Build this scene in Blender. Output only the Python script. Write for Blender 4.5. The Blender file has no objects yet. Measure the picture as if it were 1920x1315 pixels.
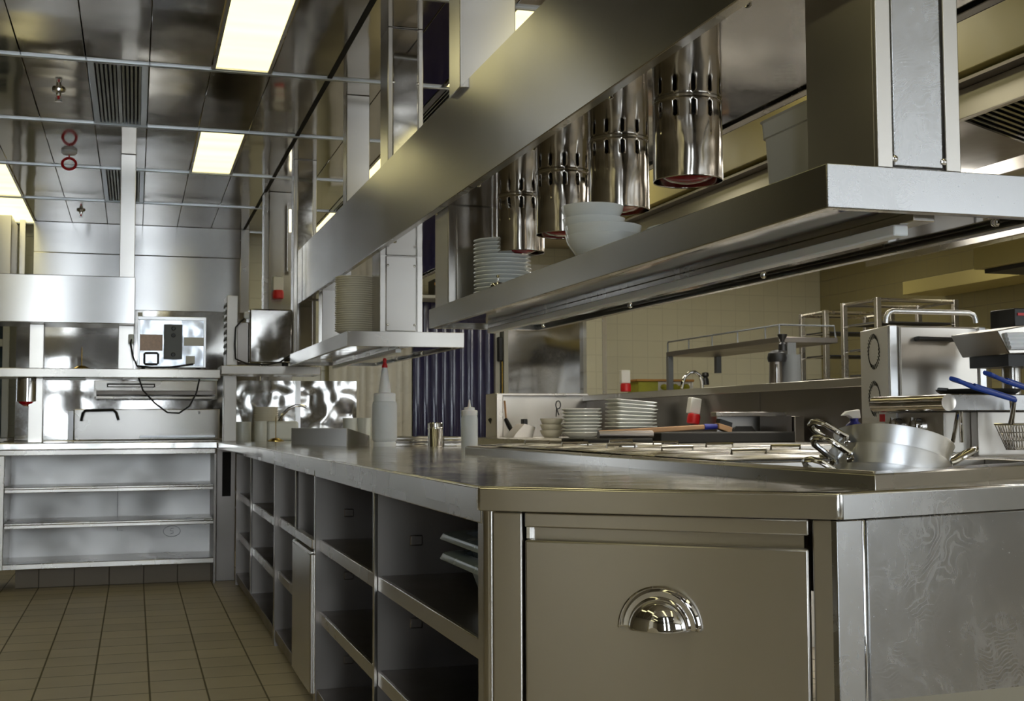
import bpy, bmesh, math, random
from mathutils import Vector, Matrix
random.seed(7)
PI = math.pi
SC = bpy.context.scene
COL = SC.collection

# ---------------------------------------------------------------- camera
F = 2295.54
AX = Vector((0.95572428, 0.01312632, 0.29397074))      # world X in camera axes (right, down, forward)
AY = Vector((-0.29422893, 0.05797307, 0.95397508))
AZ = Vector((-0.0045202, -0.99823185, 0.05926842))
EYE = Vector((0, 0, 1.02))
cam = bpy.data.cameras.new('camera')
cam.sensor_width = 36.0
cam.lens = 36.0 * F / 1920
cam.clip_start = 0.02
cam.clip_end = 100
co = bpy.data.objects.new('camera', cam)
COL.objects.link(co)
rot = Matrix(((AX.x, -AX.y, -AX.z), (AY.x, -AY.y, -AY.z), (AZ.x, -AZ.y, -AZ.z)))
co.matrix_world = Matrix.Translation(EYE) @ rot.to_4x4()
cam.dof.use_dof = True
cam.dof.focus_distance = 2.3
cam.dof.aperture_fstop = 22.0
SC.camera = co


def ray(u, v):
    c = Vector(((u - 960) / F, (v - 657.5) / F, 1))
    return Vector((AX.dot(c), AY.dot(c), AZ.dot(c)))


def at_y(u, v, y):
    d = ray(u, v); return EYE + d * (y / d.y)


def at_x(u, v, x):
    d = ray(u, v); return EYE + d * (x / d.x)


def at_z(u, v, z):
    d = ray(u, v); return EYE + d * ((z - EYE.z) / d.z)


def at_d(u, v, t):
    return EYE + ray(u, v) * t


# ---------------------------------------------------------------- materials
def new_mat(name):
    m = bpy.data.materials.new(name); m.use_nodes = True
    nt = m.node_tree
    b = nt.nodes['Principled BSDF']
    return m, nt, b


def N(nt, kind, **kw):
    n = nt.nodes.new(kind)
    for k, v in kw.items():
        if k in n.inputs.keys():
            n.inputs[k].default_value = v
        else:
            setattr(n, k, v)
    return n


def L(nt, a, b):
    nt.links.new(a, b)


def pos_noise(nt, scale, nscale=1.0, detail=3, rough=.55):
    g = N(nt, 'ShaderNodeNewGeometry')
    mp = N(nt, 'ShaderNodeMapping')
    mp.inputs['Scale'].default_value = scale
    L(nt, g.outputs['Position'], mp.inputs['Vector'])
    n = N(nt, 'ShaderNodeTexNoise', Scale=nscale, Detail=detail, Roughness=rough)
    L(nt, mp.outputs[0], n.inputs['Vector'])
    return n


def ramp(nt, src, lo, hi, a=0.0, b=1.0):
    m = N(nt, 'ShaderNodeMapRange')
    m.inputs['From Min'].default_value = lo; m.inputs['From Max'].default_value = hi
    m.inputs['To Min'].default_value = a; m.inputs['To Max'].default_value = b
    L(nt, src, m.inputs['Value'])
    return m.outputs[0]


def steel(name, base=(.56, .535, .50), rough=.26, grain='h', aniso=.82, wave=0.0, wscale=2.2, smear=0.0, grain_amt=.0, patch=.012):
    m, nt, b = new_mat(name)
    b.inputs['Metallic'].default_value = 1
    b.inputs['Base Color'].default_value = (*base, 1)
    sc = {'h': (2.5, 2.5, 260), 'v': (260, 260, 2.5), 'a': (200, 3, 200), 'n': (60, 60, 60)}[grain]
    g = pos_noise(nt, sc, 1.0, 2)
    big = pos_noise(nt, (1, 1, 1), 3.0, 4, .6)
    r1 = ramp(nt, g.outputs['Fac'], .3, .7, rough - grain_amt / 2, rough + grain_amt / 2)
    r2 = ramp(nt, big.outputs['Fac'], .3, .7, -patch, patch)
    ad = N(nt, 'ShaderNodeMath', operation='ADD')
    L(nt, r1, ad.inputs[0]); L(nt, r2, ad.inputs[1])
    rough_out = ad.outputs[0]
    if smear > 0:
        # greasy wipe marks: swirling pale streaks with a shape of their own
        gm = N(nt, 'ShaderNodeNewGeometry')
        wp = pos_noise(nt, (1, 1, 1), 2.3, 4)
        mixv = N(nt, 'ShaderNodeVectorMath', operation='MULTIPLY_ADD')
        mixv.inputs[1].default_value = (.55, .55, .55)
        L(nt, wp.outputs['Color'], mixv.inputs[0]); L(nt, gm.outputs['Position'], mixv.inputs[2])
        mp = N(nt, 'ShaderNodeMapping'); mp.inputs['Scale'].default_value = (26, 26, 9)
        L(nt, mixv.outputs[0], mp.inputs['Vector'])
        st = N(nt, 'ShaderNodeTexNoise', Scale=1.0, Detail=5, Roughness=.65)
        L(nt, mp.outputs[0], st.inputs['Vector'])
        cloud = pos_noise(nt, (1, 1, 1), 5.0, 5, .6)
        mu = N(nt, 'ShaderNodeMath', operation='MULTIPLY')
        L(nt, ramp(nt, st.outputs['Fac'], .40, .80), mu.inputs[0])
        L(nt, ramp(nt, cloud.outputs['Fac'], .35, .70), mu.inputs[1])
        wm = N(nt, 'ShaderNodeMapping'); wm.inputs['Location'].default_value = (-1.62, -1.9, -.52)
        L(nt, mixv.outputs[0], wm.inputs['Vector'])
        wvt = N(nt, 'ShaderNodeTexWave', wave_type='RINGS', rings_direction='SPHERICAL', Scale=30.0, Distortion=2.2, Detail=3.0)
        wvt.inputs['Detail Scale'].default_value = 2.5
        L(nt, wm.outputs[0], wvt.inputs['Vector'])
        arcs = N(nt, 'ShaderNodeMath', operation='MULTIPLY')
        L(nt, ramp(nt, wvt.outputs['Fac'], .45, 1.0, 0, .42), arcs.inputs[0])
        L(nt, ramp(nt, cloud.outputs['Fac'], .42, .66), arcs.inputs[1])
        mxa = N(nt, 'ShaderNodeMath', operation='MAXIMUM'); L(nt, arcs.outputs[0], mxa.inputs[1])
        L(nt, mu.outputs[0], mxa.inputs[0]); mu = mxa
        fine = pos_noise(nt, (1, 1, 1), 150.0, 2)
        dots = ramp(nt, fine.outputs['Fac'], .70, .76, 0, .5)
        mx = N(nt, 'ShaderNodeMath', operation='MAXIMUM')
        L(nt, mu.outputs[0], mx.inputs[0]); L(nt, dots, mx.inputs[1])
        a2 = N(nt, 'ShaderNodeMath', operation='MULTIPLY_ADD'); a2.inputs[1].default_value = .16
        L(nt, mx.outputs[0], a2.inputs[0]); L(nt, rough_out, a2.inputs[2])
        rough_out = a2.outputs[0]
        mc = N(nt, 'ShaderNodeMix', data_type='RGBA')
        mc.inputs['A'].default_value = (*base, 1); mc.inputs['B'].default_value = (.74, .75, .77, 1)
        f = N(nt, 'ShaderNodeMath', operation='MULTIPLY'); f.inputs[1].default_value = smear
        L(nt, mx.outputs[0], f.inputs[0]); L(nt, f.outputs[0], mc.inputs['Factor'])
        L(nt, mc.outputs['Result'], b.inputs['Base Color'])
        mt = N(nt, 'ShaderNodeMath', operation='MULTIPLY_ADD'); mt.inputs[1].default_value = -.35 * smear; mt.inputs[2].default_value = 1
        L(nt, mx.outputs[0], mt.inputs[0]); L(nt, mt.outputs[0], b.inputs['Metallic'])
    L(nt, rough_out, b.inputs['Roughness'])
    if aniso > 0:
        gm = N(nt, 'ShaderNodeNewGeometry')
        cr = N(nt, 'ShaderNodeVectorMath', operation='CROSS_PRODUCT'); cr.inputs[1].default_value = (.02, .01, 1)
        L(nt, gm.outputs['Normal'], cr.inputs[0])
        nm = N(nt, 'ShaderNodeVectorMath', operation='NORMALIZE'); L(nt, cr.outputs[0], nm.inputs[0])
        L(nt, nm.outputs[0], b.inputs['Tangent'])
        b.inputs['Anisotropic'].default_value = aniso
        b.inputs['Anisotropic Rotation'].default_value = .25
    if wave > 0:
        wv = pos_noise(nt, (1, 1, 1), wscale, 1)
        bp = N(nt, 'ShaderNodeBump', Strength=1.0, Distance=wave)
        L(nt, wv.outputs['Fac'], bp.inputs['Height']); L(nt, bp.outputs[0], b.inputs['Normal'])
    return m


def plain(name, col, rough=.5, metal=0.0, noise=0.0, nscale=8, **kw):
    m, nt, b = new_mat(name)
    b.inputs['Base Color'].default_value = (*col, 1)
    b.inputs['Roughness'].default_value = rough
    b.inputs['Metallic'].default_value = metal
    for k, v in kw.items():
        b.inputs[k].default_value = v
    n = pos_noise(nt, (1, 1, 1), nscale, 4)
    if noise > 0:
        mc = N(nt, 'ShaderNodeMix', data_type='RGBA')
        mc.inputs['A'].default_value = (*[c * (1 - noise) for c in col], 1)
        mc.inputs['B'].default_value = (*[min(1, c * (1 + noise)) for c in col], 1)
        L(nt, n.outputs['Fac'], mc.inputs['Factor']); L(nt, mc.outputs['Result'], b.inputs['Base Color'])
    L(nt, ramp(nt, n.outputs['Fac'], .3, .7, max(0, rough - .04), min(1, rough + .04)), b.inputs['Roughness'])
    return m


def emit(name, col, s):
    m, nt, b = new_mat(name)
    b.inputs['Base Color'].default_value = (.8, .8, .75, 1)
    b.inputs['Emission Color'].default_value = (*col, 1)
    n = pos_noise(nt, (0.4, 7, 1), 1.0, 1)
    L(nt, ramp(nt, n.outputs['Fac'], .3, .7, s * .88, s * 1.1), b.inputs['Emission Strength'])
    return m


def tiles(name, axes, size, grout, col, gcol, rough, off=(0, 0), var=.06, stain=.0, gloss_grout=.7):
    """square tiles laid in the plane of the two named world axes"""
    m, nt, b = new_mat(name)
    g = N(nt, 'ShaderNodeNewGeometry')
    sp = N(nt, 'ShaderNodeSeparateXYZ'); L(nt, g.outputs['Position'], sp.inputs[0])
    facs = []; cells = []
    for a, s, o in zip(axes, size, off):
        ad = N(nt, 'ShaderNodeMath', operation='ADD'); ad.inputs[1].default_value = -o + 100 * s
        L(nt, sp.outputs[a], ad.inputs[0])
        dv = N(nt, 'ShaderNodeMath', operation='DIVIDE'); dv.inputs[1].default_value = s
        L(nt, ad.outputs[0], dv.inputs[0])
        fr = N(nt, 'ShaderNodeMath', operation='FRACT'); L(nt, dv.outputs[0], fr.inputs[0])
        fl = N(nt, 'ShaderNodeMath', operation='FLOOR'); L(nt, dv.outputs[0], fl.inputs[0]); cells.append(fl)
        pp = N(nt, 'ShaderNodeMath', operation='PINGPONG'); pp.inputs[1].default_value = .5
        L(nt, fr.outputs[0], pp.inputs[0])
        facs.append(ramp(nt, pp.outputs[0], grout / s * .35, grout / s * .65))
    mn = N(nt, 'ShaderNodeMath', operation='MINIMUM'); L(nt, facs[0], mn.inputs[0]); L(nt, facs[1], mn.inputs[1])
    cb = N(nt, 'ShaderNodeCombineXYZ'); L(nt, cells[0].outputs[0], cb.inputs[0]); L(nt, cells[1].outputs[0], cb.inputs[1])
    wn = N(nt, 'ShaderNodeTexWhiteNoise'); L(nt, cb.outputs[0], wn.inputs['Vector'])
    sn = pos_noise(nt, (1, 1, 1), 2.0, 5, .6)
    v = N(nt, 'ShaderNodeMath', operation='MULTIPLY_ADD'); v.inputs[1].default_value = var
    L(nt, wn.outputs['Value'], v.inputs[0]); L(nt, ramp(nt, sn.outputs['Fac'], .3, .7, 1 - var / 2 - stain, 1), v.inputs[2])
    hs = N(nt, 'ShaderNodeMix', data_type='RGBA', blend_type='MULTIPLY'); hs.inputs['Factor'].default_value = 1
    hs.inputs['A'].default_value = (*col, 1)
    L(nt, v.outputs[0], hs.inputs['B'])
    mc = N(nt, 'ShaderNodeMix', data_type='RGBA'); mc.inputs['A'].default_value = (*gcol, 1)
    L(nt, hs.outputs['Result'], mc.inputs['B']); L(nt, mn.outputs[0], mc.inputs['Factor'])
    L(nt, mc.outputs['Result'], b.inputs['Base Color'])
    L(nt, ramp(nt, mn.outputs[0], 0, 1, gloss_grout, rough), b.inputs['Roughness'])
    bp = N(nt, 'ShaderNodeBump', Strength=.6, Distance=.002)
    L(nt, mn.outputs[0], bp.inputs['Height']); L(nt, bp.outputs[0], b.inputs['Normal'])
    return m


M = {}
M['steel'] = steel('brushed steel', rough=.27)
M['steel_v'] = steel('brushed steel vertical grain', rough=.25, grain='v')
M['steel_soft'] = steel('satin steel', rough=.30, grain_amt=.02)
M['hood'] = steel('brushed hood steel', base=(.52, .51, .50), rough=.22, aniso=.93, patch=.01)
M['canopy'] = steel('satin canopy steel', base=(.36, .34, .305), rough=.24, grain_amt=.0, wave=.006, wscale=1.2)
M['steel_dark'] = steel('cabinet interior steel', base=(.26, .235, .215), rough=.36, grain='n', aniso=0, patch=.08)  # shade inside the cabinets put into a darker copy of the steel
M['steel_pale'] = steel('matt steel back panel', base=(.62, .61, .60), rough=.46, grain='n', aniso=0, patch=.10)
M['mirror'] = steel('polished steel', base=(.42, .405, .385), rough=.075, grain='n', aniso=0, wave=.006, wscale=2.0, grain_amt=.03, patch=.03)
M['ceil'] = steel('polished ceiling steel', base=(.46, .435, .40), rough=.09, grain='n', aniso=0, wave=.005, wscale=2.4, grain_amt=.02, patch=.02)
M['top'] = steel('worktop steel', base=(.72, .70, .66), rough=.15, grain='n', aniso=0, smear=.25, wave=.002, wscale=9)
M['smear'] = steel('smeared steel', base=(.40, .40, .405), rough=.24, smear=.50)
M['smear_d'] = steel('smeared panel steel', base=(.29, .29, .29), rough=.24, smear=.50)
M['smear_v'] = steel('smeared vertical steel', base=(.40, .40, .405), rough=.25, grain='v', smear=.45)
M['chrome'] = steel('chrome', base=(.72, .71, .70), rough=.05, grain='n', aniso=0, grain_amt=.02, patch=.01)
M['lampsteel'] = steel('lamp shade steel', base=(.56, .52, .47), rough=.13, grain='v', aniso=.3, wave=.006, wscale=9, patch=.03)
M['alu'] = steel('aluminium', base=(.88, .89, .91), rough=.36, grain='n', aniso=.3, grain_amt=.05)
M['galv'] = steel('galvanised sheet', base=(.60, .63, .68), rough=.22, grain='n', aniso=0, wave=.01, wscale=8)
M['rail'] = steel('painted ceiling rail', base=(.55, .58, .60), rough=.3, grain='n', aniso=0)
M['gold'] = plain('brass', (.75, .52, .14), .2, 1)
M['black'] = plain('black plastic', (.012, .012, .013), .4)
M['rubber'] = plain('black rubber cable', (.01, .01, .011), .5)
M['grey'] = plain('dark grey paint', (.16, .17, .18), .45)
M['dark'] = plain('dark cavity', (.012, .011, .010), .8)
M['iron'] = plain('cast iron', (.035, .033, .03), .6, .4, noise=.3)
M['white'] = plain('white porcelain', (.80, .82, .80), .14, **{'Coat Weight': .4})
M['cream'] = plain('ivory porcelain', (.80, .765, .66), .16, **{'Coat Weight': .4})
M['greyware'] = plain('grey white porcelain', (.74, .76, .72), .2)
M['plastic'] = plain('white plastic', (.86, .88, .92), .4, **{'Subsurface Weight': .1})
M['clear'] = plain('frosted clear plastic', (.86, .90, .96), .4, **{'Transmission Weight': .25, 'IOR': 1.3})
M['label'] = plain('label paper', (.85, .84, .80), .6, noise=.05)
M['label_red'] = plain('label with red print', (.80, .62, .55), .6, noise=.25, nscale=60)
M['polycarb'] = plain('opal plastic', (.60, .60, .59), .32)
M['bluegrey'] = plain('blue grey plastic', (.30, .36, .40), .25)
M['red'] = plain('red plastic', (.62, .015, .02), .35)
M['bulb'] = plain('red lamp glass', (.50, .02, .03), .14, **{'Coat Weight': .6})
M['bulb_lit'] = plain('bright red lamp glass', (.62, .01, .02), .12, **{'Coat Weight': .6})
M['blue'] = plain('blue coated handle', (.006, .05, .34), .3)
M['bluecap'] = plain('deep blue plastic', (.03, .04, .33), .35)
M['wood'] = plain('pale wood', (.56, .32, .16), .55, noise=.15, nscale=20)
M['orange'] = plain('orange brown board', (.50, .24, .05), .5, noise=.1)
M['green'] = plain('yellow green fruit', (.42, .42, .04), .5, noise=.3)
M['yellow'] = plain('ochre painted bulkhead', (.52, .45, .18), .42, noise=.03)
M['olive'] = plain('olive wall paint', (.27, .225, .14), .6, noise=.06, nscale=2)
M['dim'] = plain('brown grey wall paint', (.20, .18, .145), .6, noise=.05, nscale=2)
M['pale'] = plain('pale cream paint', (.80, .75, .62), .6, noise=.03)
M['grey_reflector'] = plain('pale grey reflector panel', (.62, .63, .64), .5, noise=.03)
M['beige'] = plain('beige wall paint', (.58, .52, .40), .6, noise=.05, nscale=2)
M['frame_w'] = plain('grey white door frame', (.55, .56, .55), .4)
M['glass_dark'] = plain('dark blue glass', (.03, .05, .07), .08, **{'Coat Weight': .5})
M['pvc_blue'] = plain('dark violet blue strip', (.030, .028, .095), .14, noise=.25, nscale=5, **{'Coat Weight': .5})
M['pvc_grey'] = plain('pale grey strip', (.72, .71, .69), .28, noise=.12, nscale=5)
M['table'] = plain('pale grey table top', (.55, .54, .51), .5, noise=.03)
M['floor'] = tiles('cream floor tiles', ('X', 'Y'), (.2105, .2165), .0065, (.66, .58, .45), (.17, .15, .10), .42, off=(-.141, 5.145), var=.12, stain=.12)
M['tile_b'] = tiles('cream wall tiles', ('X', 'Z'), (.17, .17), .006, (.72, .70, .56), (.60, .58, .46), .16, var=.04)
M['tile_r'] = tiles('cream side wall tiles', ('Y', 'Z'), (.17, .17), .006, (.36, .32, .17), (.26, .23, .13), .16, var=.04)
M['plinth'] = tiles('brown plinth tiles', ('X', 'Z'), (.2105, .2), .006, (.30, .25, .19), (.10, .08, .06), .4, off=(-.141, 0), var=.12)
M['panel_l'] = emit('ceiling light diffuser', (1.0, .91, .45), 1.2)
M['daylight'] = emit('daylit window glass', (.82, .91, 1.0), 8.0)
M['frosted'] = emit('daylit frosted window glass', (.84, .92, 1.0), 2.4)
M['fill_bulb'] = emit('fill light lens', (1.0, .96, .86), 9.0)
M['fill_lamp'] = emit('fill lamp glass', (1.0, .92, .68), 3.6)
M['wavy'] = steel('crumpled polished steel', base=(.50, .49, .47), rough=.09, grain='n', aniso=0, wave=.022, wscale=4.5, grain_amt=.02, patch=.02)
M['pilot'] = emit('small lit tube', (1.0, .9, .6), 2.0)


# ---------------------------------------------------------------- mesh building
class MB:
    def __init__(self):
        self.bm = bmesh.new()

    def poly(self, pts):
        vs = [self.bm.verts.new(p) for p in pts]
        self.bm.faces.new(vs); return self

    def box(self, x0, x1, y0, y1, z0, z1, zf=None):
        f = zf or (lambda y: 0)
        v = [self.bm.verts.new((x, y, z + f(y))) for z in (z0, z1) for y in (y0, y1) for x in (x0, x1)]
        for q in ((0, 2, 3, 1), (4, 5, 7, 6), (0, 1, 5, 4), (2, 6, 7, 3), (0, 4, 6, 2), (1, 3, 7, 5)):
            self.bm.faces.new([v[i] for i in q])
        return self

    def prism(self, pts, z0, z1):
        a = [self.bm.verts.new((p[0], p[1], z0)) for p in pts]
        b = [self.bm.verts.new((p[0], p[1], z1)) for p in pts]
        n = len(pts)
        self.bm.faces.new(a[::-1]); self.bm.faces.new(b)
        for i in range(n):
            self.bm.faces.new((a[i], a[(i + 1) % n], b[(i + 1) % n], b[i]))
        return self

    def extr(self, pts, vec):
        """closed polygon of 3-D points swept along vec"""
        v = Vector(vec)
        a = [self.bm.verts.new(p) for p in pts]
        b = [self.bm.verts.new(Vector(p) + v) for p in pts]
        n = len(pts)
        self.bm.faces.new(a[::-1]); self.bm.faces.new(b)
        for i in range(n):
            self.bm.faces.new((a[i], a[(i + 1) % n], b[(i + 1) % n], b[i]))
        return self

    def lathe(self, prof, c=(0, 0, 0), n=40, a0=0, a1=2 * PI, mat=None):
        full = abs(a1 - a0 - 2 * PI) < 1e-6
        k = n if full else n + 1
        rings = []
        T = mat or Matrix.Identity(4)
        for r, z in prof:
            if r < 1e-6:
                rings.append([self.bm.verts.new(T @ (Vector(c) + Vector((0, 0, z))))])
            else:
                rings.append([self.bm.verts.new(T @ (Vector(c) + Vector((r * math.cos(a0 + (a1 - a0) * i / n), r * math.sin(a0 + (a1 - a0) * i / n), z)))) for i in range(k)])
        for A, B in zip(rings, rings[1:]):
            m = n
            for i in range(m):
                j = (i + 1) % k
                if len(A) == 1 and len(B) == 1:
                    continue
                if len(A) == 1:
                    self.bm.faces.new((A[0], B[j], B[i]))
                elif len(B) == 1:
                    self.bm.faces.new((A[i], A[j], B[0]))
                else:
                    self.bm.faces.new((A[i], A[j], B[j], B[i]))
        return self

    def tube(self, pts, r, n=10, closed=False, caps=True):
        pts = [Vector(p) for p in pts]
        m = len(pts)
        rs = r if isinstance(r, (list, tuple)) else [r] * m
        up = None; rings = []
        for i, p in enumerate(pts):
            if closed:
                t = pts[(i + 1) % m] - pts[i - 1]
            else:
                t = pts[min(i + 1, m - 1)] - pts[max(i - 1, 0)]
            t.normalize()
            if up is None:
                up = Vector((0, 0, 1)) if abs(t.z) < .9 else Vector((1, 0, 0))
            up = (up - t * up.dot(t))
            if up.length < 1e-5:
                up = Vector((1, 0, 0)) - t * t.x
            up.normalize()
            s = t.cross(up)
            rings.append([self.bm.verts.new(p + (up * math.cos(2 * PI * k / n) + s * math.sin(2 * PI * k / n)) * rs[i]) for k in range(n)])
        for i in range(m if closed else m - 1):
            A, B = rings[i], rings[(i + 1) % m]
            for k in range(n):
                self.bm.faces.new((A[k], A[(k + 1) % n], B[(k + 1) % n], B[k]))
        if caps and not closed:
            self.bm.faces.new(rings[0][::-1]); self.bm.faces.new(rings[-1])
        return self

    def cyl(self, a, b, r, n=24):
        return self.tube([a, b], r, n)

    def xf(self, mat):
        bmesh.ops.transform(self.bm, matrix=mat, verts=self.bm.verts); return self

    def build(self, name, mat, parent=None, bevel=0.0, local=False, seg=2, solid=0.0, smooth=35):
        bm = self.bm
        bmesh.ops.recalc_face_normals(bm, faces=bm.faces)
        if not local:
            off = Vector((0, 0, 0))
            p = parent
            while p is not None:
                off += p.location; p = p.parent
            bmesh.ops.translate(bm, vec=-off, verts=bm.verts)
        for f in bm.faces:
            f.smooth = True
        lim = math.radians(smooth)
        for e in bm.edges:
            if len(e.link_faces) == 2:
                e.smooth = e.calc_face_angle(0) < lim
        me = bpy.data.meshes.new(name)
        bm.to_mesh(me); bm.free()
        me.materials.append(M[mat])
        o = bpy.data.objects.new(name, me)
        COL.objects.link(o)
        if parent is not None:
            o.parent = parent
        if solid:
            s = o.modifiers.new('s', 'SOLIDIFY'); s.thickness = solid; s.offset = 0
        if bevel:
            b = o.modifiers.new('b', 'BEVEL'); b.width = bevel; b.segments = seg
            b.limit_method = 'ANGLE'; b.angle_limit = math.radians(40); b.harden_normals = False
        return o


def thing(name, label, cat, loc=(0, 0, 0), group=None):
    o = bpy.data.objects.new(name, None); COL.objects.link(o)
    o.location = loc; o.empty_display_size = .05
    return tag(o, label, cat, group)


def tag(o, label, cat, group=None, kind=None):
    o['label'] = label; o['category'] = cat
    if group: o['group'] = group
    if kind: o['kind'] = kind
    return o


def struct(o):
    o['kind'] = 'structure'; return o


def base(mbmin):
    return mbmin


def dup(root, loc, label=None, group=None, rz=None, rot=None):
    kids = {}
    for c in COL.objects:
        if c.parent is not None:
            kids.setdefault(c.parent, []).append(c)

    def cp(o, par):
        c = o.copy(); COL.objects.link(c); c.parent = par
        for k in kids.get(o, []):
            cp(k, c)
        return c
    r = cp(root, None)
    r.location = loc
    if rz is not None: r.rotation_euler = (0, 0, rz)
    if rot is not None: r.rotation_euler = rot
    if label: r['label'] = label
    if group: r['group'] = group
    return r


def arc(c, r, a0, a1, n, ux, uy):
    c = Vector(c); ux = Vector(ux); uy = Vector(uy)
    return [c + ux * (r * math.cos(a0 + (a1 - a0) * i / n)) + uy * (r * math.sin(a0 + (a1 - a0) * i / n)) for i in range(n + 1)]


# ================================================================ ROOM SHELL
XL, XR, YF, YB, ZC = -4.2, 7.15, -3.6, 11.75, 2.80
struct(MB().box(XL, XR, YF, YB, -.1, 0).build('floor', 'floor'))
struct(MB().box(XL - .2, XL, YF, YB, 0, 3.0).build('wall_left', 'olive'))
# walls with daylit windows: two in the front wall behind the camera, one in the back wall, one in the right wall
def window_wall(name, mat, holes, along, p0, p1, q0, q1, zt=3.0):
    m = MB()
    def bx(a, b, z0, z1):
        if b - a < 1e-4 or z1 - z0 < 1e-4: return
        m.box(a, b, q0, q1, z0, z1) if along == 'x' else m.box(q0, q1, a, b, z0, z1)
    c = p0
    for h in holes:
        bx(c, h[0], 0, zt); bx(h[0], h[1], 0, h[2]); bx(h[0], h[1], h[3], zt); c = h[1]
    bx(c, p1, 0, zt)
    return struct(m.build(name, mat))


WN = [0]


def window(h, along, q, inward, n=3, pane='daylight'):
    WN[0] += 1
    m = MB()
    def bx(mb, a, b, z0, z1, d0, d1):
        lo, hi = sorted((q + inward * d0, q + inward * d1))
        mb.box(a, b, lo, hi, z0, z1) if along == 'x' else mb.box(lo, hi, a, b, z0, z1)
    for a, b in [(h[0], h[0] + .05), (h[1] - .05, h[1])] + [(h[0] + (h[1] - h[0]) * k / n - .025, h[0] + (h[1] - h[0]) * k / n + .025) for k in range(1, n)]:
        bx(m, a, b, h[2], h[3], -.12, -.05)
    bx(m, h[0], h[1], h[2], h[2] + .05, -.12, -.05); bx(m, h[0], h[1], h[3] - .05, h[3], -.12, -.05)
    o = struct(m.build('window_%d' % WN[0], 'frame_w'))
    g = MB(); bx(g, h[0] + .02, h[1] - .02, h[2] + .02, h[3] - .02, -.10, -.09)
    g.build('pane', pane, o)


W0 = (-1.60, -1.05, .5, 2.68); W1 = (-.15, .42, .5, 2.68); W2 = (2.8, 6.4, .8, 2.5); W3 = (-2.6, -1.9, .8, 2.2); W4 = (-3.3, -1.5, .8, 2.5)
window_wall('wall_front', 'dim', [W0, W1, W2], 'x', XL, XR, YF - .2, YF)
window_wall('wall_back', 'tile_b', [W3], 'x', XL, XR, YB, YB + .2)
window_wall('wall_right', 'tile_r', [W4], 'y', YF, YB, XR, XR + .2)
window(W0, 'x', YF, 1, 1); window(W1, 'x', YF, 1, 1); window(W2, 'x', YF, 1, 4, 'frosted'); window(W3, 'x', YB, -1, 1, 'frosted'); window(W4, 'y', XR, -1, 2, 'frosted')
struct(MB().box(XL, W3[0], YB - .04, YB - .01, 0, ZC).box(W3[1], -1.61, YB - .04, YB - .01, 0, ZC).build('dark_reflect_panel', 'olive'))  # unseen dark panels added so the canopy reflects less brightness
struct(MB().box(XR - .03, XR - .01, W4[1] + .1, 2.6, 0, ZC).build('pale_reflect_panel', 'grey_reflector'))  # unseen pale panel added for the smeared end panel to reflect
# unseen pale pilaster, added so the cabinet door reflects a lighter band
struct(MB().box(XL, XL + .12, -1.55, -.45, 0, ZC).build('reflect_pilaster', 'pale'))

# ceiling: polished steel planks between grey rails, above it a slab
struct(MB().box(XL, XR, YF, YB, 2.86, 3.0).build('ceiling', 'olive'))
PX = .2965; PY = 1.315; X0 = .048; Y0 = 6.22
ys = [Y0 + PY * k for k in range(-8, 5)]
lights = {(-4, 2), (-4, 3), (1, -1), (1, 1), (5, -1), (5, 1), (5, -3), (5, 3), (1, -3), (1, -5), (5, -5), (-4, 0), (-4, -2), (-4, -4), (-13, -6), (-5, -5), (-5, -3), (-9, -6)}  # some unseen left-hand panels are added to brighten the pilaster and pale cabinet
vents = {(-1, 0), (-1, 2), (5, 0), (-1, -2), (5, 2)}
XCEND = 2.10
cp = MB()
ks = range(-14, 7)
for k in ks:
    for j in range(-8, 4):
        if (k, j) in lights or (k, j) in vents:
            continue
        x0 = X0 + PX * k; y0 = Y0 + PY * j
        cp.box(x0 + .002, x0 + PX - .002, y0 + .004, y0 + PY - .004, ZC, ZC + .02)
struct(cp.build('ceiling_panels', 'ceil', bevel=.0015, seg=1))
rl = MB()
for y in ys:
    rl.box(X0 - 14 * PX, XCEND, y - .011, y + .011, ZC - .012, ZC + .02)
struct(rl.build('ceiling_rails', 'rail', bevel=.004))
struct(MB().box(X0 + PX * 3 - .012, X0 + PX * 3 + .012, 4.0, 11.4, ZC - .004, ZC - .001).build('ceiling_joint', 'dark'))
LPOS = {(1, -1): 'big ceiling light panel nearest the front, at the top edge of the view', (1, 1): 'second ceiling light panel, centred above the aisle',
        (-4, 2): 'ceiling light panel at far left, nearer of a touching pair', (-4, 3): 'ceiling light panel at far left, farther of a touching pair',
        (5, -1): 'ceiling light panel over the pass, beside the tallest hanging post', (5, 3): 'ceiling light panel added unseen near the back wall to brighten the curtain', (5, 1): 'ceiling light panel low behind the canopy, between two posts'}  # the hidden back panel is added to light the strip curtain
for k, j in sorted(lights):
    x0 = X0 + PX * k; y0 = Y0 + PY * j
    lab = LPOS.get((k, j))
    t = thing('ceiling_light', lab or 'yellowish unseen ceiling light panel, there to light the room', 'ceiling light', (x0 + PX / 2, y0 + PY / 2, ZC), None if lab else 'ceiling lights out of view')
    f = MB()
    for a, b, c, d in ((x0 + .004, x0 + .02, y0 + .02, y0 + PY - .02), (x0 + PX - .02, x0 + PX - .004, y0 + .02, y0 + PY - .02)):
        f.box(a, b, c, d, ZC - .006, ZC + .03)
    f.box(x0 + .02, x0 + PX - .02, y0 + .02, y0 + .03, ZC - .004, ZC + .03).box(x0 + .02, x0 + PX - .02, y0 + PY - .03, y0 + PY - .02, ZC - .004, ZC + .03)
    f.build('frame', 'steel', t)
    MB().box(x0 + .02, x0 + PX - .02, y0 + .03, y0 + PY - .03, ZC + .004, ZC + .012).build('diffuser', 'panel_l', t)
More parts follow.
